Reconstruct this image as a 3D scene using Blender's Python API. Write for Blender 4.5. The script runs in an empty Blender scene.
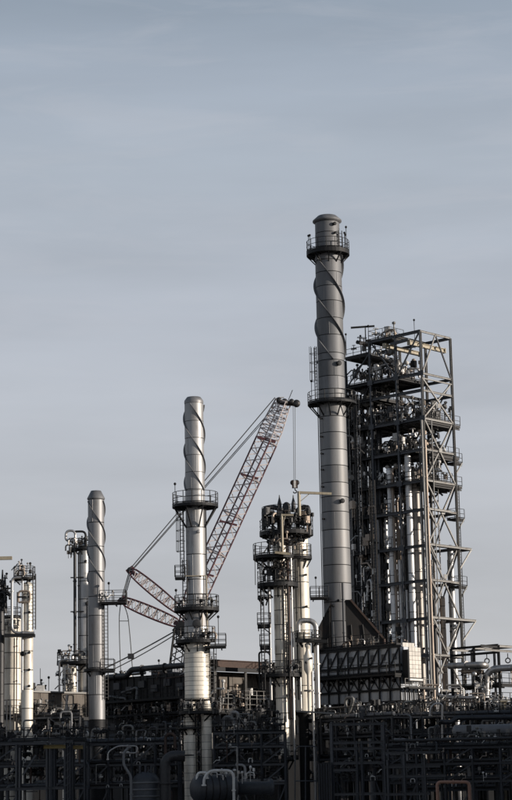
import bpy, math, random
from mathutils import Vector, Matrix
random.seed(7)
C = bpy.data.collections.new('plant'); bpy.context.scene.collection.children.link(C)
SC = bpy.context.scene
PI = math.pi; rad = math.radians
# ------------------------------------------------------------------ camera
FPX = 2000.0                       # focal length in pixels of a 512 px wide picture
CAM = Vector((0, 0, 4.0))
PITCH = math.atan(0.2); ROLL = 0.020
Fw = Vector((0, math.cos(PITCH), math.sin(PITCH)))
U0 = Vector((0, -math.sin(PITCH), math.cos(PITCH))); R0 = Vector((1, 0, 0))
Up = U0*math.cos(ROLL) + R0*math.sin(ROLL)
Rt = R0*math.cos(ROLL) - U0*math.sin(ROLL)
cd = bpy.data.cameras.new('camera'); cam = bpy.data.objects.new('camera', cd)
SC.collection.objects.link(cam); SC.camera = cam
cd.sensor_fit = 'VERTICAL'; cd.sensor_height = 36.0; cd.lens = 36.0*FPX/800.0
cd.clip_start = 0.5; cd.clip_end = 20000
M3 = Matrix((Rt, Up, -Fw)).transposed()
cam.matrix_world = Matrix.Translation(CAM) @ M3.to_4x4()
# ------------------------------------------------------------------ light
SUN_EL = rad(11.0); SUN_AZ = rad(72.0)      # azimuth measured from the direction behind the camera towards the right
S = Vector((math.sin(SUN_AZ)*math.cos(SUN_EL), -math.cos(SUN_AZ)*math.cos(SUN_EL), math.sin(SUN_EL)))
sl = bpy.data.lights.new('sun', 'SUN'); sl.energy = 5.0; sl.angle = rad(0.6); sl.color = (1.0, 0.90, 0.79)
so = bpy.data.objects.new('sun', sl); SC.collection.objects.link(so)
so.rotation_euler = S.to_track_quat('Z', 'Y').to_euler(); so.location = (60, -20, 80)
w = bpy.data.worlds.new('World'); SC.world = w; w.use_nodes = True
nt = w.node_tree; nt.nodes.clear(); N = nt.nodes.new; L = nt.links.new
out = N('ShaderNodeOutputWorld'); bg = N('ShaderNodeBackground'); L(bg.outputs[0], out.inputs[0])
bg.inputs[1].default_value = 0.1
sky = N('ShaderNodeTexSky'); sky.sky_type = 'NISHITA'; sky.sun_disc = False
sky.sun_elevation = SUN_EL; sky.sun_rotation = math.atan2(S.x, S.y); sky.air_density = 1.0; sky.dust_density = 1.5
tc = N('ShaderNodeTexCoord'); sp = N('ShaderNodeSeparateXYZ'); L(tc.outputs['Generated'], sp.inputs[0])
rp = N('ShaderNodeValToRGB'); L(sp.outputs['Z'], rp.inputs[0])
e = rp.color_ramp.elements
cols = [(0.0, (5.2, 5.2, 5.4)), (0.08, (5.2, 5.3, 5.6)), (0.17, (5.1, 5.35, 5.85)), (0.24, (4.75, 5.1, 5.75)),
        (0.31, (4.3, 4.8, 5.5)), (0.35, (3.9, 4.45, 5.25)), (0.385, (3.2, 3.8, 4.6)), (0.48, (1.8, 2.3, 3.0)), (1.0, (0.8, 1.1, 1.6))]
e[0].position = 0.0; e[0].color = (*cols[0][1], 1); e[1].position = 1.0; e[1].color = (*cols[-1][1], 1)
for p, c in cols[1:-1]:
    q = e.new(p); q.color = (*c, 1)
mp = N('ShaderNodeMapping'); mp.inputs['Scale'].default_value = (2.6, 2.6, 17.0); mp.inputs['Rotation'].default_value = (0.12, 0.06, 0)
L(tc.outputs['Generated'], mp.inputs[0])
nz = N('ShaderNodeTexNoise'); nz.inputs['Scale'].default_value = 1.6; nz.inputs['Detail'].default_value = 5; nz.inputs['Roughness'].default_value = .5
L(mp.outputs[0], nz.inputs['Vector'])
mr = N('ShaderNodeMapRange'); mr.inputs[1].default_value = .3; mr.inputs[2].default_value = .7
mr.inputs[3].default_value = .93; mr.inputs[4].default_value = 1.08; L(nz.outputs['Fac'], mr.inputs[0])
mu = N('ShaderNodeVectorMath'); mu.operation = 'SCALE'; L(rp.outputs[0], mu.inputs[0]); L(mr.outputs[0], mu.inputs['Scale'])
mp2 = N('ShaderNodeMapping'); mp2.inputs['Scale'].default_value = (4.5, 4.5, 26.0); mp2.inputs['Rotation'].default_value = (-0.1, 0.12, .3); L(tc.outputs['Generated'], mp2.inputs[0])
nz2 = N('ShaderNodeTexNoise'); nz2.inputs['Scale'].default_value = 2.4; nz2.inputs['Detail'].default_value = 9; nz2.inputs['Roughness'].default_value = .62; nz2.inputs['Distortion'].default_value = .6
L(mp2.outputs[0], nz2.inputs['Vector'])
mr2 = N('ShaderNodeMapRange'); mr2.inputs[1].default_value = .48; mr2.inputs[2].default_value = .74; mr2.inputs[3].default_value = 0; mr2.inputs[4].default_value = .22; L(nz2.outputs['Fac'], mr2.inputs[0])
veil = N('ShaderNodeMix'); veil.data_type = 'RGBA'; L(mr2.outputs[0], veil.inputs[0]); L(mu.outputs[0], veil.inputs[6]); veil.inputs[7].default_value = (5.9, 5.95, 6.4, 1)
mx = N('ShaderNodeMix'); mx.data_type = 'RGBA'; mx.inputs[0].default_value = 0.92
L(sky.outputs[0], mx.inputs[6]); L(veil.outputs[2], mx.inputs[7]); L(mx.outputs[2], bg.inputs[0])
SC.view_settings.view_transform = 'Standard'; SC.view_settings.look = 'None'
SC.view_settings.exposure = 0.0; SC.view_settings.gamma = 1.0
# ------------------------------------------------------------------ projection helpers (photo pixel + distance -> world)
def ray(u, v): return Fw + Rt*((u-256)/FPX) + Up*((400-v)/FPX)
def W(u, v, Y):
    d = ray(u, v); return CAM + d*(Y/d.y)
def WZ(u, v, z):
    d = ray(u, v); return CAM + d*((z-CAM.z)/d.z)
def ZV(x, Y, v):                       # height at which the vertical line (x, Y) passes row v
    k = (400-v)/FPX; a = Vector((x, Y, 0)) - Vector((CAM.x, CAM.y, CAM.z))
    n = Up - Fw*k
    return -(a.dot(n))/n.z
def RR(u, v, Y, wpx): return abs(W(u+wpx/2, v, Y).x - W(u-wpx/2, v, Y).x)/2
# ------------------------------------------------------------------ materials
def mat(name, col, rough=.6, metal=0.0, var=.25, scale=1.2, streak=False, bump=0.0, dirt=None, dirt_amt=.5, spec=.5):
    m = bpy.data.materials.new(name); m.use_nodes = True
    t = m.node_tree; b = t.nodes['Principled BSDF']; n = t.nodes.new; l = t.links.new
    b.inputs['Roughness'].default_value = rough; b.inputs['Metallic'].default_value = metal
    b.inputs['Specular IOR Level'].default_value = spec
    tcn = n('ShaderNodeTexCoord'); mpn = n('ShaderNodeMapping'); l(tcn.outputs['Object'], mpn.inputs[0])
    mpn.inputs['Scale'].default_value = (scale, scale, scale*(.15 if streak else 1))
    no = n('ShaderNodeTexNoise'); no.inputs['Scale'].default_value = 2.0; no.inputs['Detail'].default_value = 8; no.inputs['Roughness'].default_value = .65
    l(mpn.outputs[0], no.inputs['Vector'])
    r = n('ShaderNodeValToRGB'); l(no.outputs['Fac'], r.inputs[0])
    r.color_ramp.elements[0].position = .3; r.color_ramp.elements[1].position = .7
    lo = [c*(1-var) for c in col]; hi = [min(1, c*(1+var)) for c in col]
    r.color_ramp.elements[0].color = (*lo, 1); r.color_ramp.elements[1].color = (*hi, 1)
    last = r.outputs[0]
    if dirt:
        n2 = n('ShaderNodeTexNoise'); n2.inputs['Scale'].default_value = .9; n2.inputs['Detail'].default_value = 9; n2.inputs['Roughness'].default_value = .7
        m2 = n('ShaderNodeMapping'); m2.inputs['Scale'].default_value = (1.6, 1.6, .35); l(tcn.outputs['Object'], m2.inputs[0]); l(m2.outputs[0], n2.inputs['Vector'])
        r2 = n('ShaderNodeValToRGB'); r2.color_ramp.elements[0].position = .52; r2.color_ramp.elements[1].position = .68
        r2.color_ramp.elements[0].color = (0, 0, 0, 1); r2.color_ramp.elements[1].color = (dirt_amt,)*3+(1,)
        l(n2.outputs['Fac'], r2.inputs[0])
        x = n('ShaderNodeMix'); x.data_type = 'RGBA'; l(r2.outputs[0], x.inputs[0]); l(last, x.inputs[6]); x.inputs[7].default_value = (*dirt, 1)
        last = x.outputs[2]
    oi = n('ShaderNodeObjectInfo'); om = n('ShaderNodeMapRange'); l(oi.outputs['Random'], om.inputs[0]); om.inputs[3].default_value = .84; om.inputs[4].default_value = 1.14
    vm = n('ShaderNodeVectorMath'); vm.operation = 'SCALE'; l(last, vm.inputs[0]); l(om.outputs[0], vm.inputs['Scale']); last = vm.outputs[0]
    l(last, b.inputs['Base Color'])
    rr = n('ShaderNodeMapRange'); rr.inputs[3].default_value = max(.05, rough-.1); rr.inputs[4].default_value = min(1, rough+.12)
    l(no.outputs['Fac'], rr.inputs[0]); l(rr.outputs[0], b.inputs['Roughness'])
    if bump:
        bp = n('ShaderNodeBump'); bp.inputs['Strength'].default_value = bump; bp.inputs['Distance'].default_value = .05
        l(no.outputs['Fac'], bp.inputs['Height']); l(bp.outputs[0], b.inputs['Normal'])
    return m
M = dict(
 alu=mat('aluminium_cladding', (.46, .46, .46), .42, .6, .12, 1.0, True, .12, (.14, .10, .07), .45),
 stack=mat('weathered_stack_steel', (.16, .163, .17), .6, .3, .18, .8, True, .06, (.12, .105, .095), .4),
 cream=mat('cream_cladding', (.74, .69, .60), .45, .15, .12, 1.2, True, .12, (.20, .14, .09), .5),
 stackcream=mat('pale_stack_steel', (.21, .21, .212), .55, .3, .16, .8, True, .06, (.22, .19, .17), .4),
 stackmid=mat('grey_stack_steel', (.24, .24, .245), .5, .4, .18, .8, True, .1, (.12, .09, .07), .5),
 stackupper=mat('dulled_stack_cladding', (.34, .34, .34), .5, .45, .18, .8, True, .1, (.15, .13, .12), .5),
 litpipe=mat('lit_tint_pipe_jacket', (.68, .68, .68), .4, .35, .15, 1.6, True, .05, (.2, .17, .15), .4),  # raised colour stands in for sunlight missing on shaded tower pipes
 galv=mat('galvanised_steel', (.20, .197, .19), .55, .4, .3, 3.0, False, 0, (.10, .07, .05), .6),
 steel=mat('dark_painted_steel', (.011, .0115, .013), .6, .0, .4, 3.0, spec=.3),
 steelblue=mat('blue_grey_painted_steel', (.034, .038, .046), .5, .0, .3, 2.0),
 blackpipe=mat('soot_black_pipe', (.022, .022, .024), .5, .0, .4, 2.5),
 pipe=mat('insulated_pipe_jacket', (.42, .41, .40), .4, .75, .2, 1.6, True, .05, (.13, .09, .07), .5),
 pipewarm=mat('oxidised_pipe_jacket', (.34, .28, .23), .5, .5, .25, 1.6, True, .05, (.10, .06, .04), .5),
 brown=mat('brown_vessel_insulation', (.30, .275, .25), .5, .4, .25, 1.2, True, .1),
 rust=mat('rusty_steel', (.055, .034, .027), .8, .0, .4, 2.0),
 beige=mat('beige_crane_paint', (.38, .33, .24), .55, .0, .15, 2.0, dirt=(.15, .1, .06)),
 yellow=mat('faded_yellow_paint', (.14, .10, .025), .6, .0, .2, 2.0),
 red=mat('dull_red_crane_paint', (.085, .030, .036), .5, .0, .3, 2.0),
 pink=mat('faded_pink_crane_paint', (.42, .37, .36), .5, .0, .3, 2.0),
 white=mat('grey_white_paint', (.58, .57, .55), .5, .0, .2, 2.0, dirt=(.2, .15, .1)),
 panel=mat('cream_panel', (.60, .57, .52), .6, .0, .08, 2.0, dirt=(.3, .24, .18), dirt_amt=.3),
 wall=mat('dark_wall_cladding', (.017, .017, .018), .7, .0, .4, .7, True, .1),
 wallblue=mat('blue_grey_wall_cladding', (.13, .145, .17), .6, .1, .3, .6, True, .1, (.03, .03, .03), .8),
 walltan=mat('weathered_tan_plate', (.115, .10, .085), .75, .0, .35, .9, True, .2, (.05, .035, .028), .85),
 rope=mat('steel_wire_rope', (.06, .06, .06), .6, .2, .2, 3.0),
 deck=mat('grating_deck', (.035, .034, .034), .7, .0, .4, 2.0),
 hood=mat('sooty_hood_plate', (.014, .013, .013), .85, .0, .4, .8, True, .1, (.04, .022, .015), .4),
 glass=mat('lamp_glass', (.7, .7, .68), .2, .0, .1, 2.0),
 ground=mat('gravel_yard', (.12, .11, .10), .9, .0, .35, .3, False, .4),
 brownpaint=mat('brown_painted_steel', (.24, .13, .09), .5, .0, .2, 2.0),
 furnwall=mat('furnace_wall_cladding', (.36, .38, .41), .5, .3, .3, .6, True, .1, (.06, .06, .06), .8),
 vblue=mat('dark_blue_vessel_paint', (.016, .018, .023), .42, .0, .25, .8, True),
 concrete=mat('concrete', (.24, .23, .21), .85, .0, .25, .5, True, .2),
)
# ------------------------------------------------------------------ mesh builder
class MB:
    def __init__(s): s.v = []; s.f = []; s.sm = []
    def add(s, vs, fs, sm=False):
        o = len(s.v); s.v += [tuple(p) for p in vs]; s.f += [tuple(i+o for i in f) for f in fs]; s.sm += [sm]*len(fs); return s
    def box(s, c, sx, sy, sz, rz=0.0):
        c = Vector(c); cs, sn = math.cos(rz), math.sin(rz); vs = []
        for dz in (-.5, .5):
            for dx, dy in ((-.5, -.5), (.5, -.5), (.5, .5), (-.5, .5)):
                x, y = dx*sx, dy*sy; vs.append((c.x+x*cs-y*sn, c.y+x*sn+y*cs, c.z+dz*sz))
        return s.add(vs, [(3, 2, 1, 0), (4, 5, 6, 7), (0, 1, 5, 4), (1, 2, 6, 5), (2, 3, 7, 6), (3, 0, 4, 7)])
    def bar(s, p0, p1, wd, h=None, up=None):
        p0, p1 = Vector(p0), Vector(p1); h = h or wd; d = p1-p0
        if d.length < 1e-5: return s
        d.normalize(); up = Vector(up) if up else (Vector((0, 0, 1)) if abs(d.z) < .95 else Vector((.68, .73, 0)))
        a = d.cross(up).normalized(); b = a.cross(d).normalized(); vs = []
        for p in (p0, p1):
            for x, y in ((-.5, -.5), (.5, -.5), (.5, .5), (-.5, .5)): vs.append(p+a*x*wd+b*y*h)
        return s.add(vs, [(3, 2, 1, 0), (4, 5, 6, 7), (0, 1, 5, 4), (1, 2, 6, 5), (2, 3, 7, 6), (3, 0, 4, 7)])
    def ibeam(s, p0, p1, wd, h):              # H section: two flanges and a web
        p0, p1 = Vector(p0), Vector(p1); d = (p1-p0).normalized()
        up = Vector((0, 0, 1)) if abs(d.z) < .95 else RH.copy()
        a = d.cross(up).normalized(); b = a.cross(d).normalized(); t = h*.12
        s.bar(p0+b*(h/2-t/2), p1+b*(h/2-t/2), wd, t, up); s.bar(p0-b*(h/2-t/2), p1-b*(h/2-t/2), wd, t, up)
        return s.bar(p0, p1, wd*.14, h-2*t-.002, up)
    def tube(s, pts, r, n=8, closed=False, caps=True):
        pts = [Vector(p) for p in pts]; m = len(pts)
        if m < 2: return s
        rs = r if isinstance(r, (list, tuple)) else [r]*m
        t0 = (pts[1]-pts[0]).normalized(); ref = Vector((0, 0, 1)) if abs(t0.z) < .9 else Vector((1, 0, 0))
        a = t0.cross(ref).normalized(); vs = []
        for i, p in enumerate(pts):
            if closed: t = (pts[(i+1) % m]-pts[i-1]).normalized()
            else: t = (pts[min(i+1, m-1)]-pts[max(i-1, 0)]).normalized()
            a = (a - t*a.dot(t))
            a = a.normalized() if a.length > 1e-6 else t.orthogonal().normalized()
            b = t.cross(a)
            for k in range(n):
                q = 2*PI*k/n; vs.append(p+(a*math.cos(q)+b*math.sin(q))*rs[i])
        fs = []
        for i in range(m if closed else m-1):
            j = (i+1) % m
            for k in range(n):
                l = (k+1) % n; fs.append((i*n+k, i*n+l, j*n+l, j*n+k))
        s.add(vs, fs, n > 4)
        if caps and not closed: s.add(vs[:n], [tuple(range(n))[::-1]]); s.add(vs[-n:], [tuple(range(n))])
        return s
    def lathe(s, prof, cx, cy, n=32, sm=True, axis=None, org=None):   # prof: list of (r, z)
        vs = []
        for r, z in prof:
            for k in range(n):
                q = 2*PI*k/n
                if axis is None: vs.append((cx+r*math.cos(q), cy+r*math.sin(q), z))
                else:
                    a = axis.orthogonal().normalized(); b = axis.cross(a); vs.append(org+axis*z+(a*math.cos(q)+b*math.sin(q))*r)
        fs = []
        for i in range(len(prof)-1):
            for k in range(n):
                l = (k+1) % n; fs.append((i*n+k, i*n+l, (i+1)*n+l, (i+1)*n+k))
        s.add(vs, fs, sm)
        m = len(prof)
        if prof[0][0] > 1e-3: s.add(vs[:n], [tuple(range(n))[::-1]])
        if prof[-1][0] > 1e-3: s.add(vs[(m-1)*n:], [tuple(range(n))])
        return s
    def mesh(s, name, m, org=Vector((0, 0, 0))):
        me = bpy.data.meshes.new(name)
        me.from_pydata([(a-org.x, b-org.y, c-org.z) for a, b, c in s.v], [], s.f); me.polygons.foreach_set('use_smooth', s.sm)
        me.materials.append(m); me.update(); return me
    def build(s, name, m, parent=None, label=None, kind=None, cat=None, group=None):
        m = M[m] if isinstance(m, str) else m
        org = Vector((0, 0, 0))
        q = parent
        while q is not None and q.parent is not None: q = q.parent
        if q is not None: org = Vector(q.location)
        o = bpy.data.objects.new(name, s.mesh(name, m, org)); C.objects.link(o)
        if parent is not None: o.parent = parent
        if label: o['label'] = label
        if kind: o['kind'] = kind
        if cat: o['category'] = cat
        if group: o['group'] = group
        return o
def thing(name, label, cat, loc=(0, 0, 0), group=None):
    o = bpy.data.objects.new(name, None); C.objects.link(o); o.empty_display_size = .3
    o.location = loc; o['label'] = label; o['category'] = cat
    if group: o['group'] = group
    return o
def inst(name, me, parent, loc, rz=0.0, sc=1.0):
    o = bpy.data.objects.new(name, me); C.objects.link(o); o.parent = parent
    q = parent
    while q.parent is not None: q = q.parent
    o.location = Vector(loc)-Vector(q.location); o.rotation_euler = (0, 0, rz); o.scale = (sc, sc, sc); return o
def copy_tree(o, parent=None):
    c = o.copy(); C.objects.link(c); c.parent = parent
    for ch in list(o.children): copy_tree(ch, c)
    return c
def route(pts, bend=.4, k=5):                  # polyline with rounded elbows
    pts = [Vector(p) for p in pts]; o = [pts[0]]
    for i in range(1, len(pts)-1):
        p, a, b = pts[i], pts[i-1], pts[i+1]
        da, db = (a-p), (b-p); r = min(bend, da.length*.49, db.length*.49)
        s0, s1 = p+da.normalized()*r, p+db.normalized()*r
        for j in range(k+1):
            t = j/k; o.append(s0*(1-t)**2+p*2*t*(1-t)+s1*t*t)
    o.append(pts[-1]); return o
# ------------------------------------------------------------------ plant grid directions (the plant is turned about 43 deg)
GA = rad(43)
LH = Vector((-math.cos(GA), math.sin(GA), 0)); RH = Vector((math.sin(GA), math.cos(GA), 0)); GZ = -GA
# ------------------------------------------------------------------ components
def arc(cx, cy, r, a0, a1, z, n=None):
    n = n or max(4, int(abs(a1-a0)/12)); return [Vector((cx+r*math.cos(rad(a0+(a1-a0)*i/n)), cy+r*math.sin(rad(a0+(a1-a0)*i/n)), z)) for i in range(n+1)]
def railing_mb(path, h=1.1, closed=False, sp=1.1, r=.032):
    b = MB(); m = len(path)
    for k in (.5, 1.0): b.tube([p+Vector((0, 0, h*k)) for p in path], r, 5, closed)
    b.tube([p+Vector((0, 0, .09)) for p in path], .05, 4, closed)
    acc = 0; last = None
    for i in range(m if closed else m-1):
        p, q = path[i], path[(i+1) % m]; d = (q-p).length; k = max(1, round(d/sp)) if d > sp*.8 else 1
        for j in range(k):
            x = p+(q-p)*(j/k)
            if last is None or (x-last).length > sp*.7: b.bar(x, x+Vector((0, 0, h)), .055); last = x
    if not closed: b.bar(path[-1], path[-1]+Vector((0, 0, h)), .055)
    return b
def ring_platform(root, cx, cy, z, ri, ro, a0=0, a1=360, nb=6, drop=1.2, rail=1.1, m='steel', th=.22, bm=None):
    full = (a1-a0) >= 360; n = max(6, int((a1-a0)/10)); b = MB()
    A = [rad(a0+(a1-a0)*i/n) for i in range(n+1)]; vs = []
    for q in A:
        for r, zz in ((ri, z-th), (ro, z-th), (ro, z), (ri, z)): vs.append((cx+r*math.cos(q), cy+r*math.sin(q), zz))
    fs = []
    for i in range(n):
        for k in range(4): l = (k+1) % 4; fs.append((i*4+k, i*4+l, (i+1)*4+l, (i+1)*4+k))
    if not full: fs += [(3, 2, 1, 0), (n*4, n*4+1, n*4+2, n*4+3)]
    b.add(vs, fs)
    p = b.build('platform', m, root)
    if rail:
        path = arc(cx, cy, ro-.04, a0, a1, z)
        if full: path = path[:-1]
        railing_mb(path, rail, full).build('railing', m, p)
    for i in range(nb):
        q = rad(a0+(a1-a0)*(i+.5)/nb); d = Vector((math.cos(q), math.sin(q), 0)); c = Vector((cx, cy, 0))
        bb = MB().bar(c+d*(ro-.1)+Vector((0, 0, z-th)), c+d*ri+Vector((0, 0, z-th-drop)), .1, .12)
        bb.bar(c+d*ri+Vector((0, 0, z-th-.06)), c+d*(ro-.1)+Vector((0, 0, z-th-.06)), .1, .12)
        bb.build('bracket', bm or m, p)
    return p
def rect_platform(root, p0, la, lb, z, m='steel', rails='LRFB', brace=True, th=.2, A=None, B=None, rail=1.1, name='platform'):
    A = A or LH; B = B or RH; p0 = Vector((p0.x, p0.y, z)); b = MB()
    q = [p0, p0+A*la, p0+A*la+B*lb, p0+B*lb]; t = Vector((0, 0, -th))
    vs = q+[x+t for x in q]; b.add(vs, [(0, 1, 2, 3), (7, 6, 5, 4), (0, 4, 5, 1), (1, 5, 6, 2), (2, 6, 7, 3), (3, 7, 4, 0)])
    for i in range(int(la/1.5)+1):
        x = min(la-.1, i*1.5+.1); b.bar(p0+A*x+B*.05+t*1.5, p0+A*x+B*(lb-.05)+t*1.5, .1, .16)
    p = b.build(name, m, root)
    sides = {'F': (q[0], q[1]), 'L': (q[1], q[2]), 'B': (q[2], q[3]), 'R': (q[3], q[0])}
    for s_ in rails: railing_mb([sides[s_][0], sides[s_][1]], rail).build('railing', m, p)
    return p
def ladder(root, x, y, z0, z1, face=270, cage=True, m='steel', wd=.45, name='ladder'):
    q = rad(face); d = Vector((math.cos(q), math.sin(q), 0)); a = Vector((-d.y, d.x, 0)); c = Vector((x, y, 0)); b = MB()
    for s_ in (-1, 1): b.bar(c+a*s_*wd/2+Vector((0, 0, z0)), c+a*s_*wd/2+Vector((0, 0, z1)), .07)
    z = z0+.2
    while z < z1: b.bar(c-a*wd/2+Vector((0, 0, z)), c+a*wd/2+Vector((0, 0, z)), .045); z += .35
    o = b.build(name, m, root)
    if cage:
        b = MB(); z = z0+2.2
        def hoop(z): return [c+a*(.37*math.cos(t))+d*(.7*math.sin(t))+Vector((0, 0, z)) for t in [PI*i/8 for i in range(9)]]
        while z < z1: b.tube(hoop(z), .03, 4); z += 1.0
        for i in (1, 3, 5, 7):
            p = hoop(0)[i]; b.bar(p+Vector((0, 0, z0+2.2)), p+Vector((0, 0, z1)), .035)
        b.build('ladder_cage', m, o)
    return o
def shell(root, cx, cy, zs, r, m, r1=None, n=40, name='shell_section', lip=.035, mats=None):
    """stacked plate courses, each a part, with a raised flange at every joint"""
    r1 = r if r1 is None else r1; z0, z1 = zs[0], zs[-1]
    for i in range(len(zs)-1):
        a, b_ = zs[i], zs[i+1]; ra = r+(r1-r)*(a-z0)/(z1-z0); rb = r+(r1-r)*(b_-z0)/(z1-z0)
        q_ = random.uniform(200, 350) if r > .7 and b_-a > .9 else None
        if q_: q_ = rad(q_); MB().bar((cx+ra*math.cos(q_), cy+ra*math.sin(q_), a+lip*2), (cx+rb*math.cos(q_), cy+rb*math.sin(q_), b_-lip*2), .03, .03).build('seam', mats[i] if mats else m, root)
        g_ = lip*1.3; off = random.uniform(-.012, .012)
        MB().lathe([(ra+off, a+g_), (rb+off, b_-g_)], cx, cy, n).build(name, (mats[i] if mats else m), root)
        MB().lathe([(rb-.05, b_-g_-.05), (rb-.022, b_-g_), (rb-.022, b_+g_), (rb-.05, b_+g_+.05)], cx, cy, n).build('joint_band', 'steel', root)
def strakes(root, cx, cy, r, z0, z1, pitch, n=3, ph=0, m='stack', h=.22, taper=0):
    for k in range(n):
        b = MB(); vs = []; st = int((z1-z0)/pitch*48)
        for i in range(st+1):
            z = z1-(z1-z0)*i/st; q = ph+2*PI*k/n+2*PI*(z1-z)/pitch; hh = h
            rr = r+taper*(z1-z)
            for rr_, dz in ((rr-.03, .06), (rr+hh, .035), (rr+hh, -.035), (rr-.03, -.06)): vs.append((cx+rr_*math.cos(q), cy+rr_*math.sin(q), z+dz))
        fs = []
        for i in range(st):
            for j in range(4): l = (j+1) % 4; fs.append((i*4+j, i*4+l, (i+1)*4+l, (i+1)*4+j))
        fs += [(3, 2, 1, 0), (st*4, st*4+1, st*4+2, st*4+3)]
        b.add(vs, fs).build('helical_strake', m, root)
def manhole(root, cx, cy, r, z, ang, rr=.28, m='steel', name='manhole'):
    q = rad(ang); d = Vector((math.cos(q), math.sin(q), 0)); b = MB()
    b.lathe([(rr*.8, -.1), (rr*.8, .22), (rr, .22), (rr, .32), (rr*.85, .34), (0, .36)], 0, 0, 16, True, d, Vector((cx, cy, z))+d*(r-.05))
    return b.build(name, m, root)
def mast(root, p, h, m='steel', name='lamp_mast'):
    p = Vector(p); o = MB().tube([p, p+Vector((0, 0, h))], .035, 5).build(name, m, root)
    MB().lathe([(.04, p.z+h-.12), (.09, p.z+h-.08), (.13, p.z+h+.02), (.13, p.z+h+.06), (.08, p.z+h+.14), (.01, p.z+h+.17)], p.x, p.y, 10).build('lamp_head', m, o)
    return o
def pipe(root, pts, r, m='pipe', bend=None, name='pipe', n=10, flanges=True):
    rt = route(pts, bend or r*3); b = MB().tube(rt, r, n)
    if flanges:
        for i in range(len(pts)-1):
            p, q = Vector(pts[i]), Vector(pts[i+1]); d = q-p; ln = d.length
            if ln > 8*r+.8:
                k = max(1, int(ln/2.6)); d.normalize()
                for j in range(k):
                    c = p+d*(ln*(j+.5)/k); b.tube([c-d*.05, c+d*.05], r*1.35+.02, n)
    return b.build(name, m, root)
# small shared pieces -------------------------------------------------
def small_meshes():
    out = []
    for m in ('pipe', 'steel', 'pipewarm', 'galv', 'white', 'blackpipe'):
        b = MB().tube([(-.35, 0, 0), (.35, 0, 0)], .1, 8).tube([(-.37, 0, 0), (-.31, 0, 0)], .2, 8).tube([(.31, 0, 0), (.37, 0, 0)], .2, 8)
        b.tube([(0, 0, 0), (0, 0, .5)], .05, 6).tube([Vector((.24*math.cos(t*PI/5), .24*math.sin(t*PI/5), .5)) for t in range(10)], .03, 4, True)
        b.lathe([(.02, -.2), (.17, -.12), (.17, .12), (.02, .22)], 0, 0, 8)
        out.append(('valve', b.mesh('valve', M[m])))
        b = MB().tube(route([(-.5, 0, -.6), (-.5, 0, .1), (.4, 0, .1), (.4, 0, -.6)], .3), .09, 8).tube([(.4, 0, -.3), (.4, 0, -.22)], .16, 8)
        out.append(('pipe_loop', b.mesh('pipe_loop', M[m])))
        b = MB().box((0, 0, .1), .4, .25, .55).box((0, -.15, .15), .3, .05, .35).tube([(0, 0, -.8), (0, 0, -.15)], .04, 5)
        out.append(('junction_box', b.mesh('junction_box', M[m])))
        b = MB().tube([(-.6, 0, -.3), (-.1, 0, .2), (.6, .1, .2)], .07, 6).tube([(.5, .1, .2), (.5, .1, .7)], .06, 6).lathe([(.04, .6), (.15, .66), (.15, .8), (.04, .86)], .5, .1, 8)
        out.append(('relief_valve', b.mesh('relief_valve', M[m])))
        b = MB().tube([(0, 0, -.9), (0, 0, .3)], .035, 5).lathe([(.02, -.06), (.17, -.05), (.17, .05), (.02, .06)], 0, 0, 12, True, Vector((.3, -.95, 0)), Vector((0, -.05, .4))).tube([(0, 0, -.3), (.5, 0, -.3), (.5, 0, .1)], .04, 5).box((.5, 0, .2), .16, .16, .3)
        out.append(('pressure_gauge', b.mesh('pressure_gauge', M[m])))
    return out
SM = small_meshes()
def clutter(root, p0, la, lb, z, n, A=None, B=None, mats=(0, 1, 2, 3, 4, 5), sc=(.7, 1.5), zr=.9):
    A = A or LH; B = B or RH
    for i in range(n):
        k = random.choice(mats)*5+random.randrange(5); nm, me = SM[k]
        p = Vector((p0.x, p0.y, z))+A*random.uniform(.2, la-.2)+B*random.uniform(.1, lb-.1)
        s_ = random.uniform(*sc); inst(nm, me, root, p+Vector((0, 0, .4*s_+random.uniform(0, zr))), random.choice((GZ, GZ+PI/2, GZ+.3, 0)), s_)
# ================================================================== SETTING
g = MB(); g.add([(-9000, -3000, 0), (9000, -3000, 0), (9000, 15000, 0), (-9000, 15000, 0)], [(0, 1, 2, 3)])
g.build('ground', 'ground', kind='structure')
# added unseen hall, right of the view, stepped to shade the low part of the plant from the low sun
hl = thing('shade_hall', 'added unseen grey metal clad hall right of the plant, shading its foot from the sun', 'building', (34, 130, 0))
for x0, x1, hh in ((34, 80, 26.5), (80, 116, 29.5), (116, 176, 33.0), (176, 232, 44.0)):
    MB().box(((x0+x1)/2, 147.5, hh/2), x1-x0-.02, 35, hh).build('wall', 'wallblue', hl); MB().box(((x0+x1)/2, 147.5, hh+.2), x1-x0-.02, 36, .4).build('roof', 'steel', hl)
for i in range(7): MB().box((45+i*18, 129.9, 3), 5, .2, 6).build('door', 'steelblue', hl)
# added low dark hall: a backdrop standing in for the darkness behind the racks
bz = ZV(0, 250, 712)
bk = thing('backdrop_hall', 'added long low dark backdrop hall behind the pipe racks along the whole plant foot', 'building', (0, 250, 0))
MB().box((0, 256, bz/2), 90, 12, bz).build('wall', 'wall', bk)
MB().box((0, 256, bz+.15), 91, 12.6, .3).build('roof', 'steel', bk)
wme = MB().box((0, 0, 0), 1.6, .12, 1.0).mesh('window', M['steelblue'])
for i in range(28): inst('window', wme, bk, (-40+i*3, 249.95, bz-2.2))
for i in range(0): inst('roof_vent', MB().lathe([(.5, 0), (.5, 1.2), (.8, 1.25), (.8, 1.5), (.1, 1.9)], 0, 0, 12).mesh('roof_vent', M['steel']), bk, (-38+i*8.1, 255, bz+.3))
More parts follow.
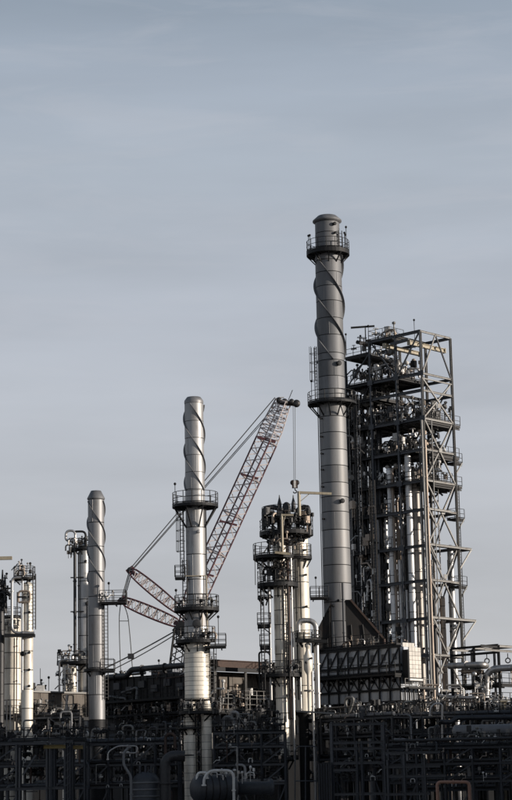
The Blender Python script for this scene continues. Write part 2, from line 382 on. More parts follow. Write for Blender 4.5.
# ================================================================== BIG CHIMNEY
def seamz(x, Y, vs): return [ZV(x, Y, v) for v in vs]
Y = 212.0
p = W(337.5, 600, Y); bx, by = p.x, Y
r_lo = RR(337, 600, Y, 28.5); r_hi = RR(328, 300, Y, 26.5)
big = thing('chimney', 'tallest grey steel chimney with helical fins and two ring walkways', 'chimney', (bx, by, 0))
vs = [655, 622, 603, 584, 566, 549, 531, 513, 498, 484, 467, 451, 434, 418, 404, 391, 378, 362, 355, 337, 320, 303, 288, 274, 262, 250]
zs = seamz(bx, by, vs)
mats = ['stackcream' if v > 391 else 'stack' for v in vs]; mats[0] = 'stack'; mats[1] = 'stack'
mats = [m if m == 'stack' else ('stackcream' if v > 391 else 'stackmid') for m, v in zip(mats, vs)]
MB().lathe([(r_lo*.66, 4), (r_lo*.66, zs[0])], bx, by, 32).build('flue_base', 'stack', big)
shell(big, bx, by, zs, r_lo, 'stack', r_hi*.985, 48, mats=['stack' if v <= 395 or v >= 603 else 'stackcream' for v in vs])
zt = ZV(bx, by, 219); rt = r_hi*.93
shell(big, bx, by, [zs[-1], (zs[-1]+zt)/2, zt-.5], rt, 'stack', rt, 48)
MB().lathe([(rt, zt-.5), (rt+.25, zt-.35), (rt+.25, zt-.22), (rt*.78, zt+.28), (rt*.76, zt+.28), (rt*.7, zt-.1)], bx, by, 48).build('rim_cap', 'stack', big)
strakes(big, bx, by, r_hi*.99, ZV(bx, by, 362), zs[-1]-.3, (zs[-1]-ZV(bx, by, 291))*3, 3, rad(200), 'stack', .27)
ring_platform(big, bx, by, ZV(bx, by, 252), rt, RR(325, 250, Y, 43), 0, 360, 10, 1.0, 1.15, 'steel', .45)
for a, dz in ((200, 1.6), (345, 2.5), (20, 2.0), (330, 1.7), (175, 1.8)):
    q = rad(a); mast(big, (bx+2.1*math.cos(q), by+2.1*math.sin(q), ZV(bx, by, 251)), dz)
ring_platform(big, bx, by, ZV(bx, by, 403), r_hi, RR(327, 400, Y, 49), 150, 400, 8, 1.3, 1.1, 'steel', .25)
mast(big, (bx-2.2, by-.6, ZV(bx, by, 402)), 2.2)
ladder(big, bx-r_hi-.25, by-.6, ZV(bx, by, 402), ZV(bx, by, 348), 210, True)
ladder(big, bx+r_hi-.1, by-.9, ZV(bx, by, 250), ZV(bx, by, 233), 300, False)
pipe(big, [(bx-r_lo-.1, by-.5, ZV(bx, by, 640)), (bx-r_hi-.12, by-.5, ZV(bx, by, 405))], .05, 'steel', flanges=False, name='conduit')
manhole(big, bx, by, r_hi, ZV(bx, by, 366), 300, .28); manhole(big, bx, by, r_lo, ZV(bx, by, 503), 296, .26)
manhole(big, bx, by, rt, ZV(bx, by, 227), 300, .2); manhole(big, bx, by, rt, ZV(bx, by, 236), 302, .14)
for v in (420, 438, 455, 471, 488, 520): manhole(big, bx, by, r_lo, ZV(bx, by, v), 218, .1, name='inspection_port')
p = rect_platform(big, Vector((bx-1.0, by-1.8, 0)), 1.9, 1.6, ZV(bx, by, 598), 'steel', 'FLB', A=Vector((-1, 0, 0)), B=Vector((0, 1, 0)))
mast(big, (bx-2.3, by-1.6, ZV(bx, by, 598)), 2.0)
for k in range(3): manhole(big, bx, by, r_lo, ZV(bx, by, 612-k*5), 230+k*20, .14, name='inspection_port')
# sooty transition hood beside the chimney foot
hood = thing('flue_hood', 'black sloping flue hood rising from the furnace roof to the chimney', 'flue hood', (bx, by-1, 0))
h0, h1, h2 = W(347, 598, by-1.2), W(384, 640, by-1.2), W(316, 640, by-1.2)
zt_ = ZV(bx, by-1.2, 600); zb = ZV(bx, by-1.2, 650)
b = MB(); q = []
for yy in (by-1.3, by+2.6):
    q += [(h2.x-.4, yy, zb), (h1.x, yy, zb), (h1.x, yy, ZV(h1.x, by, 640)), (bx+1.3, yy, zt_), (bx-.6, yy, zt_), (h2.x-.4, yy, ZV(h2.x, by, 640))]
b.add(q, [(0, 1, 2, 3, 4, 5), (11, 10, 9, 8, 7, 6)]+[(i, i+6, (i+1) % 6+6, (i+1) % 6) for i in range(6)]); b.build('hood_casing', 'hood', hood)
b = MB().bar((bx+1.3, by-1.42, zt_), (h1.x, by-1.42, ZV(h1.x, by, 640)), .2, .2).bar((h1.x, by-1.42, ZV(h1.x, by, 640)), (h1.x, by-1.42, zb), .2, .2)
b.build('hood_edge', 'rust', hood)
pipe(hood, [(W(343, 600, by-2).x, by-1.9, zb), (W(343, 600, by-2).x, by-1.9, ZV(bx, by, 585))], .12, 'steelblue', name='drain_pipe')
for k in range(4): MB().bar((h2.x+1+k*1.4, by-1.36, zb), (h2.x+1.3+k*1.2, by-1.36, zb+2.6), .1).build('stiffener', 'steel', hood)
clutter(hood, Vector((h1.x-.8, by-2.4, 0)), 3.6, .8, ZV(bx, by, 648), 8, A=Vector((-1, 0, 0)), B=Vector((0, -1, 0)), sc=(.4, .8), zr=.3)
# ================================================================== FURNACE
Y = 204.0
c0 = W(400, 646, Y); ztop = ZV(c0.x, Y, 645); zbot = ZV(c0.x, Y, 700)
fur = thing('furnace', 'long dark box furnace with braced wall below the tallest chimney', 'furnace', (c0.x, c0.y, 0))
O = Vector((c0.x, c0.y, 0)); LA = 11.0; LB = 2.6
b = MB(); q = [O, O+LH*LA, O+LH*LA+RH*2.7, O+RH*2.7]
def prism(b, q, z0, z1):
    n = len(q); vs = [Vector((x.x, x.y, z0)) for x in q]+[Vector((x.x, x.y, z1)) for x in q]
    return b.add(vs, [tuple(range(n))[::-1], tuple(range(n, 2*n))]+[(i, (i+1) % n, (i+1) % n+n, i+n) for i in range(n)])
prism(MB(), q, zbot, ztop).build('casing', 'furnwall', fur)
def at(a, b_, z): v = O+LH*a+RH*b_; return Vector((v.x, v.y, z))
dz = ztop-zbot
for zz in (ztop-.1, ztop-dz*.36, ztop-dz*.48, ztop-dz*.8): MB().bar(at(-.2, -.12, zz), at(LA, -.12, zz), .16, .22).build('beam', 'steel', fur)
for i in range(9):
    a = i*LA/8; MB().bar(at(a, -.16, zbot), at(a, -.16, ztop), .13).build('column', 'steel', fur)
    if i < 8:
        MB().bar(at(a+.1, -.1, ztop-.2), at(a+LA/8-.1, -.1, ztop-dz*.36), .10).build('brace', 'steel', fur)
        MB().bar(at(a+LA/8-.1, -.1, ztop-dz*.48), at(a+.1, -.1, ztop-dz*.8), .08).build('brace', 'steel', fur)
        MB().bar(at(a+.1, -.14, ztop-dz*.48), at(a+LA/8-.1, -.14, ztop-dz*.8), .07).build('brace', 'steel', fur)
rect_platform(fur, O-RH*1.3-LH*.3, LA, 1.2, ztop-dz*.52, 'steel', 'F')
rect_platform(fur, O-RH*.2+LH*.3, LA-.6, 2.2, ztop+.25, 'steel', 'F')
clutter(fur, O, LA, 1.6, ztop+.1, 22, zr=.1, sc=(.35, .7))
for i in range(7):                                 # furnace legs and burner piping under the floor
    MB().ibeam(at(i*LA/6, .2, 0), at(i*LA/6, .2, zbot), .3, .3).build('leg', 'steel', fur); MB().ibeam(at(i*LA/6, 5, 0), at(i*LA/6, 5, zbot), .3, .3).build('leg', 'steel', fur)
for i in range(7):
    MB().box(at(.75+i*1.45, -.06, ztop-dz*.2), .45, .1, .6, GZ).build('inspection_door', 'steelblue', fur)
    p_ = at(.75+i*1.45, -.1, ztop-dz*.64); MB().tube([p_, p_-RH*.35], .16, 10).build('burner', 'steel', fur)
clutter(fur, O-RH*.6, LA, 2.0, zbot-2.6, 36, zr=2.0)
for k in range(3): pipe(fur, [at(-.3, -.5-.3*k, zbot-.4-.5*k), at(LA, -.5-.3*k, zbot-.4-.5*k)], .11, ('pipewarm', 'blackpipe', 'steel')[k])
# sunlit end: cream panels
end = thing('panel_casing', 'bright cream panelled duct end catching the sun beside the furnace', 'duct casing', tuple(at(-.3, 0, 0)))
rw = 1.9
q = [at(-.95, 0, 0), at(-.25, 0, 0), at(-.25, rw+.2, 0), at(-.95, rw+.2, 0)]
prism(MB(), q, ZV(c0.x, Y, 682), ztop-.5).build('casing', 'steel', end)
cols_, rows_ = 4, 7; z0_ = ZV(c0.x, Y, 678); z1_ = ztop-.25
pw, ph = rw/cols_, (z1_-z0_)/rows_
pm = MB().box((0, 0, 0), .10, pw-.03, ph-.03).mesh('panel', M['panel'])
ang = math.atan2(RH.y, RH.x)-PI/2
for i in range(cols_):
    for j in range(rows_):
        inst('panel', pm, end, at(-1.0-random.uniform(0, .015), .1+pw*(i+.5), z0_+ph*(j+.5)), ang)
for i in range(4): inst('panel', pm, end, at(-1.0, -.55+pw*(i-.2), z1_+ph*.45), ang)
MB().bar(at(-1.0, 0, z0_-.2), at(-1.0, rw+.2, z0_-.2), .3, .2).build('sill', 'white', end)
railing_mb([at(-.9, -.5, z0_-1.0), at(-.9, rw+2.0, z0_-1.0)], .9).build('railing', 'galv', end)
MB().bar(at(-1, -.5, z0_-1.05), at(-1, rw+2.2, z0_-1.05), .8, .15).build('walkway', 'steel', end)
for k in range(5): MB().bar(at(-.6, -.2+k*.7, 0), at(-.6, -.2+k*.7, z0_-1), .14).build('leg', 'steel', end)
# ================================================================== PROCESS TOWER (open steel frame, turned 43 deg)
Y = 224.0
c0 = W(420, 331, Y); TX, TY = c0.x, c0.y; O2 = Vector((TX, TY, 0))
def tp(a, b_, z): v = O2+LH*a+RH*b_; return Vector((v.x, v.y, z))
def tz(v): return ZV(TX, TY, v)
AB = [0, 3.7, 7.6, 11.4]; BB = [0, 5.6]
tow = thing('steel_tower_frame', 'tall open braced steel frame tower with many decks right of the tallest chimney', 'frame tower', (TX, TY, 0))
top = tz(331)
for a in AB:
    for b_ in BB:
        t_ = top if a <= 7.6 else tz(345)
        MB().ibeam(tp(a, b_, 0), tp(a, b_, t_), .25, .25).build('column', 'galv' if (b_ == 0 and a == 0) or b_ > 0 else 'steelblue', tow)  # front left columns darker: shade painted into their colour
for v in (331, 373, 390, 418, 449, 480, 509, 545, 580, 618, 655, 690):
    z = tz(v)
    MB().ibeam(tp(0, 0, z), tp(7.6, 0, z), .22, .34).build('beam', 'steelblue', tow)  # left face gets darker steel, its shade put into the colour
    if v != 331: MB().ibeam(tp(7.6, 0, z), tp(11.4, 0, z), .25, .32).build('beam', 'steel', tow)
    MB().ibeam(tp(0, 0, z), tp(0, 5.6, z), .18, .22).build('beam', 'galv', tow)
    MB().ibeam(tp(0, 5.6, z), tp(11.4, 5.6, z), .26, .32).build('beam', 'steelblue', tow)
    for a in (3.7, 7.6, 11.4):
        if not (v == 331 and a > 8): MB().ibeam(tp(a, 0, z), tp(a, 5.6, z), .24, .3).build('beam', 'steel', tow)
MB().ibeam(tp(7.6, 0, tz(342)), tp(11.4, 0, tz(342.5)), .22, .25).build('beam', 'steelblue', tow)
MB().bar(tp(0, 0, tz(378)), tp(0, 5.6, tz(378)), .14, .14).build('beam', 'galv', tow)
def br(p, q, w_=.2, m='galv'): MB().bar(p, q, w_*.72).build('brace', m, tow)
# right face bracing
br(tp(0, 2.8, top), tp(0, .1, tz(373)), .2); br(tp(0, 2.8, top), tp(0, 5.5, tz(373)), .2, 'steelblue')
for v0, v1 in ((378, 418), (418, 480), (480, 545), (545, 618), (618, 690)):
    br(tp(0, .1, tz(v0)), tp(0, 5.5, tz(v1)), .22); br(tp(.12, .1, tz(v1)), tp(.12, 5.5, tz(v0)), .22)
# left face bracing, in darker steel colours that put in its shade
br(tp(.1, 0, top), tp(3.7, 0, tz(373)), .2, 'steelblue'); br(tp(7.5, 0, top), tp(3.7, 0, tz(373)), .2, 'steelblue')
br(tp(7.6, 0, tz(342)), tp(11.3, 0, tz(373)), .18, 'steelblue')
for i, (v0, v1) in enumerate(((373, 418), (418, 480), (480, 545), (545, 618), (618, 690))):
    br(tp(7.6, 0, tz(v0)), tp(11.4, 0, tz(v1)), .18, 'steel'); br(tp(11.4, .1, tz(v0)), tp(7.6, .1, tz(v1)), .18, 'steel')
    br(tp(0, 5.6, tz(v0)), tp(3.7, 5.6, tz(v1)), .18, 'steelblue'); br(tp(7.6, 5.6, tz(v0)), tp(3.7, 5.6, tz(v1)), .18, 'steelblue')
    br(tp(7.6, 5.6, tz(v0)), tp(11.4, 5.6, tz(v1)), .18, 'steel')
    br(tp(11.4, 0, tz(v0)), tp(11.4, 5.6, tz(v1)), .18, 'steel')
# decks
decks = [(345, 7.6, 11.4, 0, 5.6), (372, 3.9, 11.4, .3, 5.6), (389, 7.0, 11.4, .2, 5.6), (418, .2, 11.4, .2, 5.4), (449, 1.6, 11.4, .2, 5.4),
         (480, .3, 11.4, .3, 5.4), (509, 5.5, 11.4, .3, 5.4), (545, 5.5, 11.4, .3, 5.4), (580, 6.2, 11.4, .3, 5.4), (618, 6.2, 11.4, .2, 5.4), (655, 2, 11.4, .3, 5.4)]
for v, a0, a1, b0, b1 in decks:
    z = tz(v)+.24
    rect_platform(tow, tp(a0, b0, 0), a1-a0, b1-b0, z, 'deck', 'FR' if v < 500 else 'F', th=.18, name='deck')
    clutter(tow, tp(a0, b0, 0), a1-a0, b1-b0, z, {372: 44, 418: 70, 449: 66, 345: 14, 480: 50}.get(v, 18), zr=1.4, sc=(.8, 1.7))
# right hand side: decks between the braces and little balconies past the corner column
for v, b0, b1 in ((418, .3, 7.0), (451, 1.5, 6.6), (480, 1.5, 6.9)):
    rect_platform(tow, tp(.1, b0, 0), 3.2, b1-b0, tz(v)-.05, 'deck', 'R', th=.3, name='deck')
    clutter(tow, tp(.3, b0, 0), 2.5, 4, tz(v), 9, mats=(0, 2, 3, 4, 1))
for v in (456, 513, 582):
    z = tz(v); rect_platform(tow, tp(.2, 5.75, 0), 1.4, 1.5, z, 'steel', 'FLR', name='balcony')
    MB().bar(tp(.2, 7.2, z), tp(.2, 5.8, z-1.6), .12).build('bracket', 'galv', tow)
ladder(tow, tp(.2, 5.9, 0).x+.1, tp(.2, 5.9, 0).y, tz(690), tz(480), 300, False, 'steel')
# cantilever ring beams at rows 545 and 618 with knee braces
for v, ext in ((545, 7.6), (618, 7.9)):
    z = tz(v)+.05
    MB().ibeam(tp(-.35, -.3, z), tp(-.35, ext, z), .22, .26).build('beam', 'galv', tow)
    MB().bar(tp(-.35, ext, z), tp(0, 5.7, z-2.4), .14).build('brace', 'galv', tow)
    MB().bar(tp(-.3, .0, z), tp(-.3, 1.6, z-2.2), .14).build('brace', 'galv', tow)
    MB().bar(tp(-.2, ext, z-.02), tp(2.6, ext, z-.02), .2, .26).build('beam', 'steel', tow)
for v in (509, 580, 655):
    MB().ibeam(tp(-.35, -.3, tz(v)), tp(-.35, 4.0, tz(v)), .2, .24).build('beam', 'galv', tow)
    MB().bar(tp(-.3, -.1, tz(v)), tp(-.3, 1.4, tz(v)-2), .18).build('brace', 'galv', tow)
for v in (373, 418, 480, 545, 618):
    for a in (0, 3.7, 7.6):
        MB().box(tp(a, -.16, tz(v)), .75, .04, .6, GZ).build('gusset_plate', 'steelblue', tow)
    MB().box(tp(-.15, 2.8, tz(v+30)), .05, .6, .5, GZ).build('gusset_plate', 'galv', tow)
for k, (v0, v1) in enumerate(((480, 449), (449, 418), (545, 509), (580, 545), (618, 580))):
    a0, a1 = ((3.9, 6.9), (6.9, 3.9))[k % 2]
    st = MB().bar(tp(a0, 5.0, tz(v0)+.3), tp(a1, 5.0, tz(v1)+.3), .08, .25).bar(tp(a0, 4.2, tz(v0)+.3), tp(a1, 4.2, tz(v1)+.3), .08, .25)
    st_o = st.build('stair_flight', 'galv', tow); tr2 = MB()
    for i in range(12): t_ = (i+.5)/12; q = tp(a0+(a1-a0)*t_, 4.6, tz(v0)+.35+(tz(v1)-tz(v0))*t_); tr2.box(q, .25, .75, .04, GZ)
    tr2.build('stair_tread', 'galv', st_o, kind='stuff')
# beige runway beams near the top
for a, b0, b1, v in ((4.4, -1.2, 5.4, 341), (1.7, 0.0, 6.6, 340)):
    rb = thing('runway_beam', ['beige crane runway beam under the frame tower top, the lower and longer sticking one', 'beige crane runway beam at the frame tower top, the upper one nearer its right edge'][int(a < 3)], 'crane beam', tuple(tp(a, b0, tz(v))), 'beige runway beams on the frame tower')
    MB().ibeam(tp(a, b0, tz(v)), tp(a, b1, tz(v)), .34, .5).build('beam', 'beige', rb)
    for k in (0, 1): MB().box(tp(a, b0+(b1-b0)*k, tz(v)), .45, .12, .6, GZ).build('end_stop', 'beige', rb)
MB().bar(tp(1.7, 0, tz(337)), tp(4.4, 0, tz(338)), .3, .3).build('beam', 'steelblue', tow)
# things on the very top
for a, b_, h in ((7.7, 0, 3.0), (9.2, 0.3, 2.1), (11.2, 0, 2.6), (3.2, 3, 3.4)): mast(tow, tp(a, b_, tz(340)), h)
p0 = tp(8.0, -.2, tz(342)); MB().tube(route([p0, p0+Vector((0, 0, 3.1))], .1), .07, 6).bar(p0+Vector((-1.7, 0, 3.1)), p0+Vector((1.1, 0, 3.25)), .12, .22).build('davit', 'steel', tow)
rect_platform(tow, tp(4.6, .1, 0), 3.2, 2.6, top+.25, 'deck', 'FLR', name='deck')
clutter(tow, tp(4.8, .3, 0), 2.6, 2, top+.3, 9, zr=.5)
clutter(tow, tp(8, .3, 0), 3, 4, tz(365), 14)
# pipework in the frame ------------------------------------------------
def uAt(u, v, Y): return W(u, v, Y).x
def vpipe(root, u, vr, Y, v0, v1, wpx, m='pipe', name='riser', n=12, fl=True):
    x = uAt(u, vr, Y); z0 = ZV(x, Y, v0) if v0 < 900 else 0; z1 = ZV(x, Y, v1)
    b = MB(); r = RR(u, vr, Y, wpx); b.tube([(x, Y, z0), (x, Y, z1)], r, n)
    if fl:
        z = z0+1.5+random.random()
        while z < z1-.5: b.tube([(x, Y, z), (x, Y, z+.1)], r*1.18+.03, n); z += 3.3
    return b.build(name, m, root)
def vessel(name, label, cat, u, vr, Y, v0, v1, wpx, m, seams=None, head=True, group=None, step=None, mats=None):
    x = uAt(u, vr, Y); r = RR(u, vr, Y, wpx); z1 = ZV(x, Y, v1); z0 = ZV(x, Y, v0) if v0 < 900 else .3
    t = thing(name, label, cat, (x, Y, 0), group)
    zz = [z0]; st = step or 1.7
    while zz[-1]+st < z1-.4: zz.append(zz[-1]+st)
    zz.append(z1); shell(t, x, Y, zz, r, m, n=32, lip=.03)
    if head: MB().lathe([(r, z1), (r*.97, z1+.18*r), (r*.86, z1+.4*r), (r*.6, z1+.58*r), (r*.25, z1+.67*r), (.02, z1+.7*r)], x, Y, 32).build('head', m, t)
    if z0 > .5: MB().lathe([(r*.55, 0), (r*.6, z0-.6), (r*.98, z0)], x, Y, 24).build('skirt', 'steel', t)
    return t, x, r
vA, xA, rA = vessel('column_vessel', 'widest brown insulated column vessel standing inside the frame tower', 'vessel', 418.5, 600, 227.5, 900, 474, 12, 'brown', step=2.4)
vB, xB, rB = vessel('column_vessel', 'slim vessel coloured pale as if sunlit, rising left of the brown one in the frame tower', 'vessel', 411, 560, 226.6, 900, 456, 6.5, 'litpipe', step=2.2)
vC, xC, rC = vessel('column_vessel', 'slim vessel coloured pale as if sunlit, left edge of the lit pipes in the frame tower', 'vessel', 392, 560, 228.6, 900, 470, 5.6, 'litpipe', step=2.2)
vD, xD, rD = vessel('column_vessel', 'lit slender vessel right half of the frame tower below its long cantilever beam', 'vessel', 452, 600, 230.4, 900, 547, 6.4, 'alu', step=2.5)
vE, xE, rE = vessel('column_vessel', 'short grey standpipe vessel in front of the frame tower right face', 'vessel', 444, 650, 229.0, 900, 598, 5.6, 'pipewarm', step=2.5)
tp_ = thing('riser_pipes', 'bundle of warm grey vertical pipes with bends inside the frame tower', 'pipes', tuple(tp(2, 1, 0)))
for u, Yq, v1, wpx, m in ((398.5, 229, 500, 3.2, 'pipewarm'), (403.5, 230, 486, 2.6, 'pipe'), (426.5, 221.9, 420, 2.2, 'galv'), (429.5, 222.3, 440, 2.4, 'pipewarm'),
                          (436.5, 222.5, 420, 1.1, 'galv'), (423.8, 223, 440, 1.6, 'blackpipe'), (432.5, 224.5, 600, 2.6, 'blackpipe'), (407, 228.5, 520, 3, 'blackpipe'),
                          (387, 230, 500, 3.0, 'litpipe'), (399.5, 228.2, 560, 3.2, 'litpipe'), (405.5, 227.6, 590, 2.4, 'litpipe'), (377, 229.6, 520, 1.8, 'litpipe'), (372, 230.5, 420, 1.4, 'galv'), (361, 230.8, 430, 1.3, 'pipe'), (353, 231.4, 400, 1.2, 'galv'), (423.2, 226.5, 492, 3.4, 'alu'), (434, 228.5, 470, 1.6, 'galv'), (440, 229, 500, 1.4, 'pipe'), (447.8, 230, 560, 1.6, 'steel'), (384, 230.5, 460, 2.2, 'steel'), (430.8, 229.5, 560, 3.4, 'pipe'), (416, 226, 600, 1.6, 'galv')):
    vpipe(tp_, u, 560, Yq, 705, v1, wpx, m)
def P3(u, v, Yq): return W(u, v, Yq)
def up_(u, Yq, v): x = uAt(u, 560, Yq); return Vector((x, Yq, ZV(x, Yq, v)))
pipe(tp_, [up_(395, 228.4, 700), up_(395, 228.4, 468), up_(409, 228.4, 467), up_(409, 228.4, 480)], .17, 'pipewarm')
pipe(tp_, [up_(404, 228.5, 700), up_(404, 228.5, 524), up_(413, 228.5, 524), up_(413, 228.5, 545)], .18, 'pipe')
pipe(tp_, [up_(400, 229, 560), up_(400, 229, 527), up_(392, 229, 527)], .15, 'pipewarm')
for k in range(12): 
    u = random.choice((389, 396, 401, 407)); mm = SM[random.randrange(30)]
    inst(mm[0], mm[1], tp_, up_(u, 228+random.random()*3, random.uniform(500, 690)), random.random()*3, random.uniform(1, 1.7))
dk = thing('riser_pipes', 'dense bundle of black vertical pipes between tallest chimney and frame tower', 'pipes', tuple(tp(9, 1, 0)))
for i in range(40):
    u = 346+random.uniform(0, 37); Yq = 224.3+(420-u)*.1+random.uniform(0, 7)
    m = random.choice(('blackpipe', 'steel', 'steelblue', 'stack', 'galv', 'stackmid')); vpipe(dk, u, 500, Yq, 690, random.choice((395, 405, 440, 385, 470, 520)), random.uniform(1.0, 3.2), m, n=8)
for k in range(70):
    nm, me = SM[random.choice((1, 5, 5, 3))*5+random.randrange(5)]
    q_ = tp(random.uniform(.5, 11), random.uniform(2.5, 5.3), tz(random.uniform(395, 500))); inst(nm, me, tow, q_, random.random()*3, random.uniform(1, 2))
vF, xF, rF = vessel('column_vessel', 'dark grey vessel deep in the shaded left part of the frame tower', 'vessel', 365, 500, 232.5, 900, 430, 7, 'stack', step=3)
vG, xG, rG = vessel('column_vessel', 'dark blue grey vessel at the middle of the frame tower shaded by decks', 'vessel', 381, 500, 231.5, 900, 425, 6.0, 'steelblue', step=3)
for k in range(110):
    nm, me = SM[random.choice((0, 1, 2, 3, 4))*5+random.randrange(5)]
    inst(nm, me, dk, up_(random.uniform(348, 384), random.uniform(229, 236), random.uniform(395, 640)), random.random()*3, random.uniform(.9, 1.9))
ladder(dk, uAt(358, 450, 223.5), 223.5, tz(545), tz(395), 250, True)
ladder(dk, uAt(372, 450, 223.5), 223.5, tz(640), tz(480), 230, True)
# ================================================================== MIDDLE COLUMN (slim stack on a wider column)
Y = 190.0
mx_ = uAt(196, 560, Y); mid = thing('process_stack', 'slim bright stack with helical fins above three ring walkways in front of the crane', 'stack', (mx_, Y, 0))
def mz(v): return ZV(mx_, Y, v)
r1 = RR(196, 450, Y, 19.6); r2 = RR(196, 560, Y, 19.8); r3 = RR(196, 660, Y, 26)
shell(mid, mx_, Y, [mz(v) for v in (506, 490, 473, 456, 439, 422, 404)], r1, 'stackupper', r1*.96, 40, lip=.02)
zt = mz(398.5); MB().lathe([(r1*.97, mz(404)), (r1*.99, mz(404)+.2), (r1*.95, zt-.2), (r1*.72, zt+.1), (r1*.7, zt+.1), (r1*.66, zt-.2)], mx_, Y, 40).build('cap', 'stackmid', mid)
strakes(mid, mx_, Y, r1*.97, mz(491), mz(405), (mz(404)-mz(436))*3, 3, rad(250), 'stack', .16)
shell(mid, mx_, Y, [mz(v) for v in (608, 595, 580, 555, 528, 506)], r2, 'stackupper', r2, 40, lip=.03)
MB().lathe([(r3*.97, mz(628)), (r3*.93, mz(618)), (r2*1.1, mz(609)), (r2, mz(607))], mx_, Y, 40).build('cone_section', 'stackmid', mid)
shell(mid, mx_, Y, [mz(v) for v in (640, 627)], r3*.97, 'alu', r3*.97, 40)
vsm = [640+i*4.6 for i in range(14)]
shell(mid, mx_, Y, [mz(v) for v in vsm[::-1]], r3, 'cream', r3, 40, lip=.012, name='cladding_band')
rA_ = RR(190, 740, Y, 13.4); rB_ = RR(206, 740, Y, 12); xl = uAt(190.5, 740, Y); xr = uAt(206, 740, Y)
b = MB(); z = 1.0
for x_, r_, nm in ((xl, rA_, 'lower_leg'), (xr, rB_, 'lower_leg')):
    zz = [1.0]
    while zz[-1] < mz(702)-.9: zz.append(zz[-1]+.7)
    zz.append(mz(701)); shell(mid, x_, Y, zz, r_, 'cream', n=24, lip=.012, name='cladding_band')
ladder(mid, uAt(198.5, 740, Y-.8), Y-.8, mz(795), mz(702), 270, False)
ring_platform(mid, mx_, Y, mz(505), r1, RR(198, 500, Y, 46), 0, 360, 8, 1.9, 1.15, 'steel', .28)
mast(mid, (mx_-1.9, Y-.4, mz(504)), 1.9)
manhole(mid, mx_, Y, r2, mz(533), 285, .18, 'stackmid')
# caged ladder and landing on the left
ladder(mid, mx_-r2-.35, Y-.3, mz(575), mz(508), 230, True); ladder(mid, mx_-r2-.1, Y-.7, mz(604), mz(560), 250, False)
rect_platform(mid, Vector((mx_-r2-.1, Y-.9, 0)), .95, 1.2, mz(577.5), 'steel', 'FLB', A=Vector((-1, 0, 0)), B=Vector((0, 1, 0)))
pipe(mid, [(mx_+r2+.06, Y-.3, mz(600)), (mx_+r2+.06, Y-.3, mz(507))], .06, 'steel', flanges=False, name='conduit')
MB().tube([(mx_-r2-.05, Y-r2-.02, mz(577)), (mx_+r2, Y-r2-.02, mz(577))], .05, 6).build('pipe', 'beige', mid)
MB().tube(route([(mx_+r2*.98, Y-.7, mz(577)), (mx_+r2+.05, Y-.7, mz(577)), (mx_+r2+.05, Y-.7, mz(640))], .1), .07, 6).build('pipe', 'beige', mid)
# two lower walkways
ring_platform(mid, mx_, Y, mz(608), r2, RR(196, 605, Y, 45), 120, 420, 8, 1.0, 1.15, 'steel', .34)
ring_platform(mid, mx_, Y, mz(640), r3*.98, RR(196, 640, Y, 43), 100, 330, 6, .8, 1.15, 'steel', .34)
rect_platform(mid, Vector((mx_+r3*.6, Y-1.6, 0)), 2.0, 1.6, mz(647), 'steel', 'FRB', A=Vector((1, 0, 0)), B=Vector((0, 1, 0)))
railing_mb([Vector((mx_+r3*.6+2, Y-1.6, mz(647))), Vector((mx_+r3*.6+2, Y, mz(647)))]).build('railing', 'steel', mid)
mast(mid, (mx_+2.05, Y-1, mz(646)), 2.6); mast(mid, (mx_-1.9, Y-1, mz(607)), 1.5); mast(mid, (mx_+1.2, Y-1.5, mz(646)), 1.1)
manhole(mid, mx_, Y, r2*1.12, mz(625), 272, .42, 'blackpipe')
clutter(mid, Vector((mx_-2, Y-1.9, 0)), 4.0, .5, mz(608), 12, A=Vector((1, 0, 0)), B=Vector((0, 1, 0)), sc=(.5, .9), zr=.3)
clutter(mid, Vector((mx_-2, Y-1.7, 0)), 4.0, .4, mz(640), 12, A=Vector((1, 0, 0)), B=Vector((0, 1, 0)), sc=(.5, .9), zr=.3)
ladder(mid, mx_+r3+.15, Y-.5, mz(700), mz(648), 300, True)
pipe(mid, [(mx_+.55, Y-r3-.02, mz(640)), (mx_+.55, Y-r2-.2, mz(607))], .05, 'beige', flanges=False)
ring_platform(mid, mx_, Y, mz(711), r3*.6, RR(199, 710, Y, 38), 180, 420, 6, .7, 1.1, 'steel', .3)
ring_platform(mid, xl, Y, mz(727), rA_, rA_+.6, 150, 330, 3, .5, .9, 'steel', .2)
clutter(mid, Vector((mx_-2.0, Y-1.8, 0)), 4.0, .5, mz(711), 18, A=Vector((1, 0, 0)), B=Vector((0, 1, 0)), mats=(1, 5, 1, 3), sc=(.5, 1.0), zr=.4)
# ================================================================== LEFT STACK
Y = 200.0
x = uAt(96.5, 600, Y); ls = thing('process_stack', 'lone slim stack with a tapered cap at the left, one walkway reaching toward the crane', 'stack', (x, Y, 0))
def lz(v): return ZV(x, Y, v)
ra = RR(96, 600, Y, 16.6)
shell(ls, x, Y, [lz(v) for v in (720, 695, 668, 645, 616, 597, 572, 547, 523, 500)], ra, 'stackmid', ra, 40, lip=.03)
MB().lathe([(ra, lz(500)), (ra+.07, lz(499)), (ra+.07, lz(498.5)), (ra*.62, lz(491)), (ra*.6, lz(491)), (ra*.55, lz(492))], x, Y, 40).build('cap', 'stack', ls)
MB().lathe([(ra*1.3, 0), (ra, 4), (ra, lz(720))], x, Y, 32).build('skirt', 'steel', ls)
strakes(ls, x, Y, ra, lz(582), lz(502), (lz(500)-lz(527))*3, 3, rad(330), 'stack', .13)
rect_platform(ls, Vector((x+ra*.5, Y-1.4, 0)), 2.6, 1.9, lz(603), 'steel', 'FBL', A=Vector((1, 0, 0)), B=Vector((0, 1, 0)))
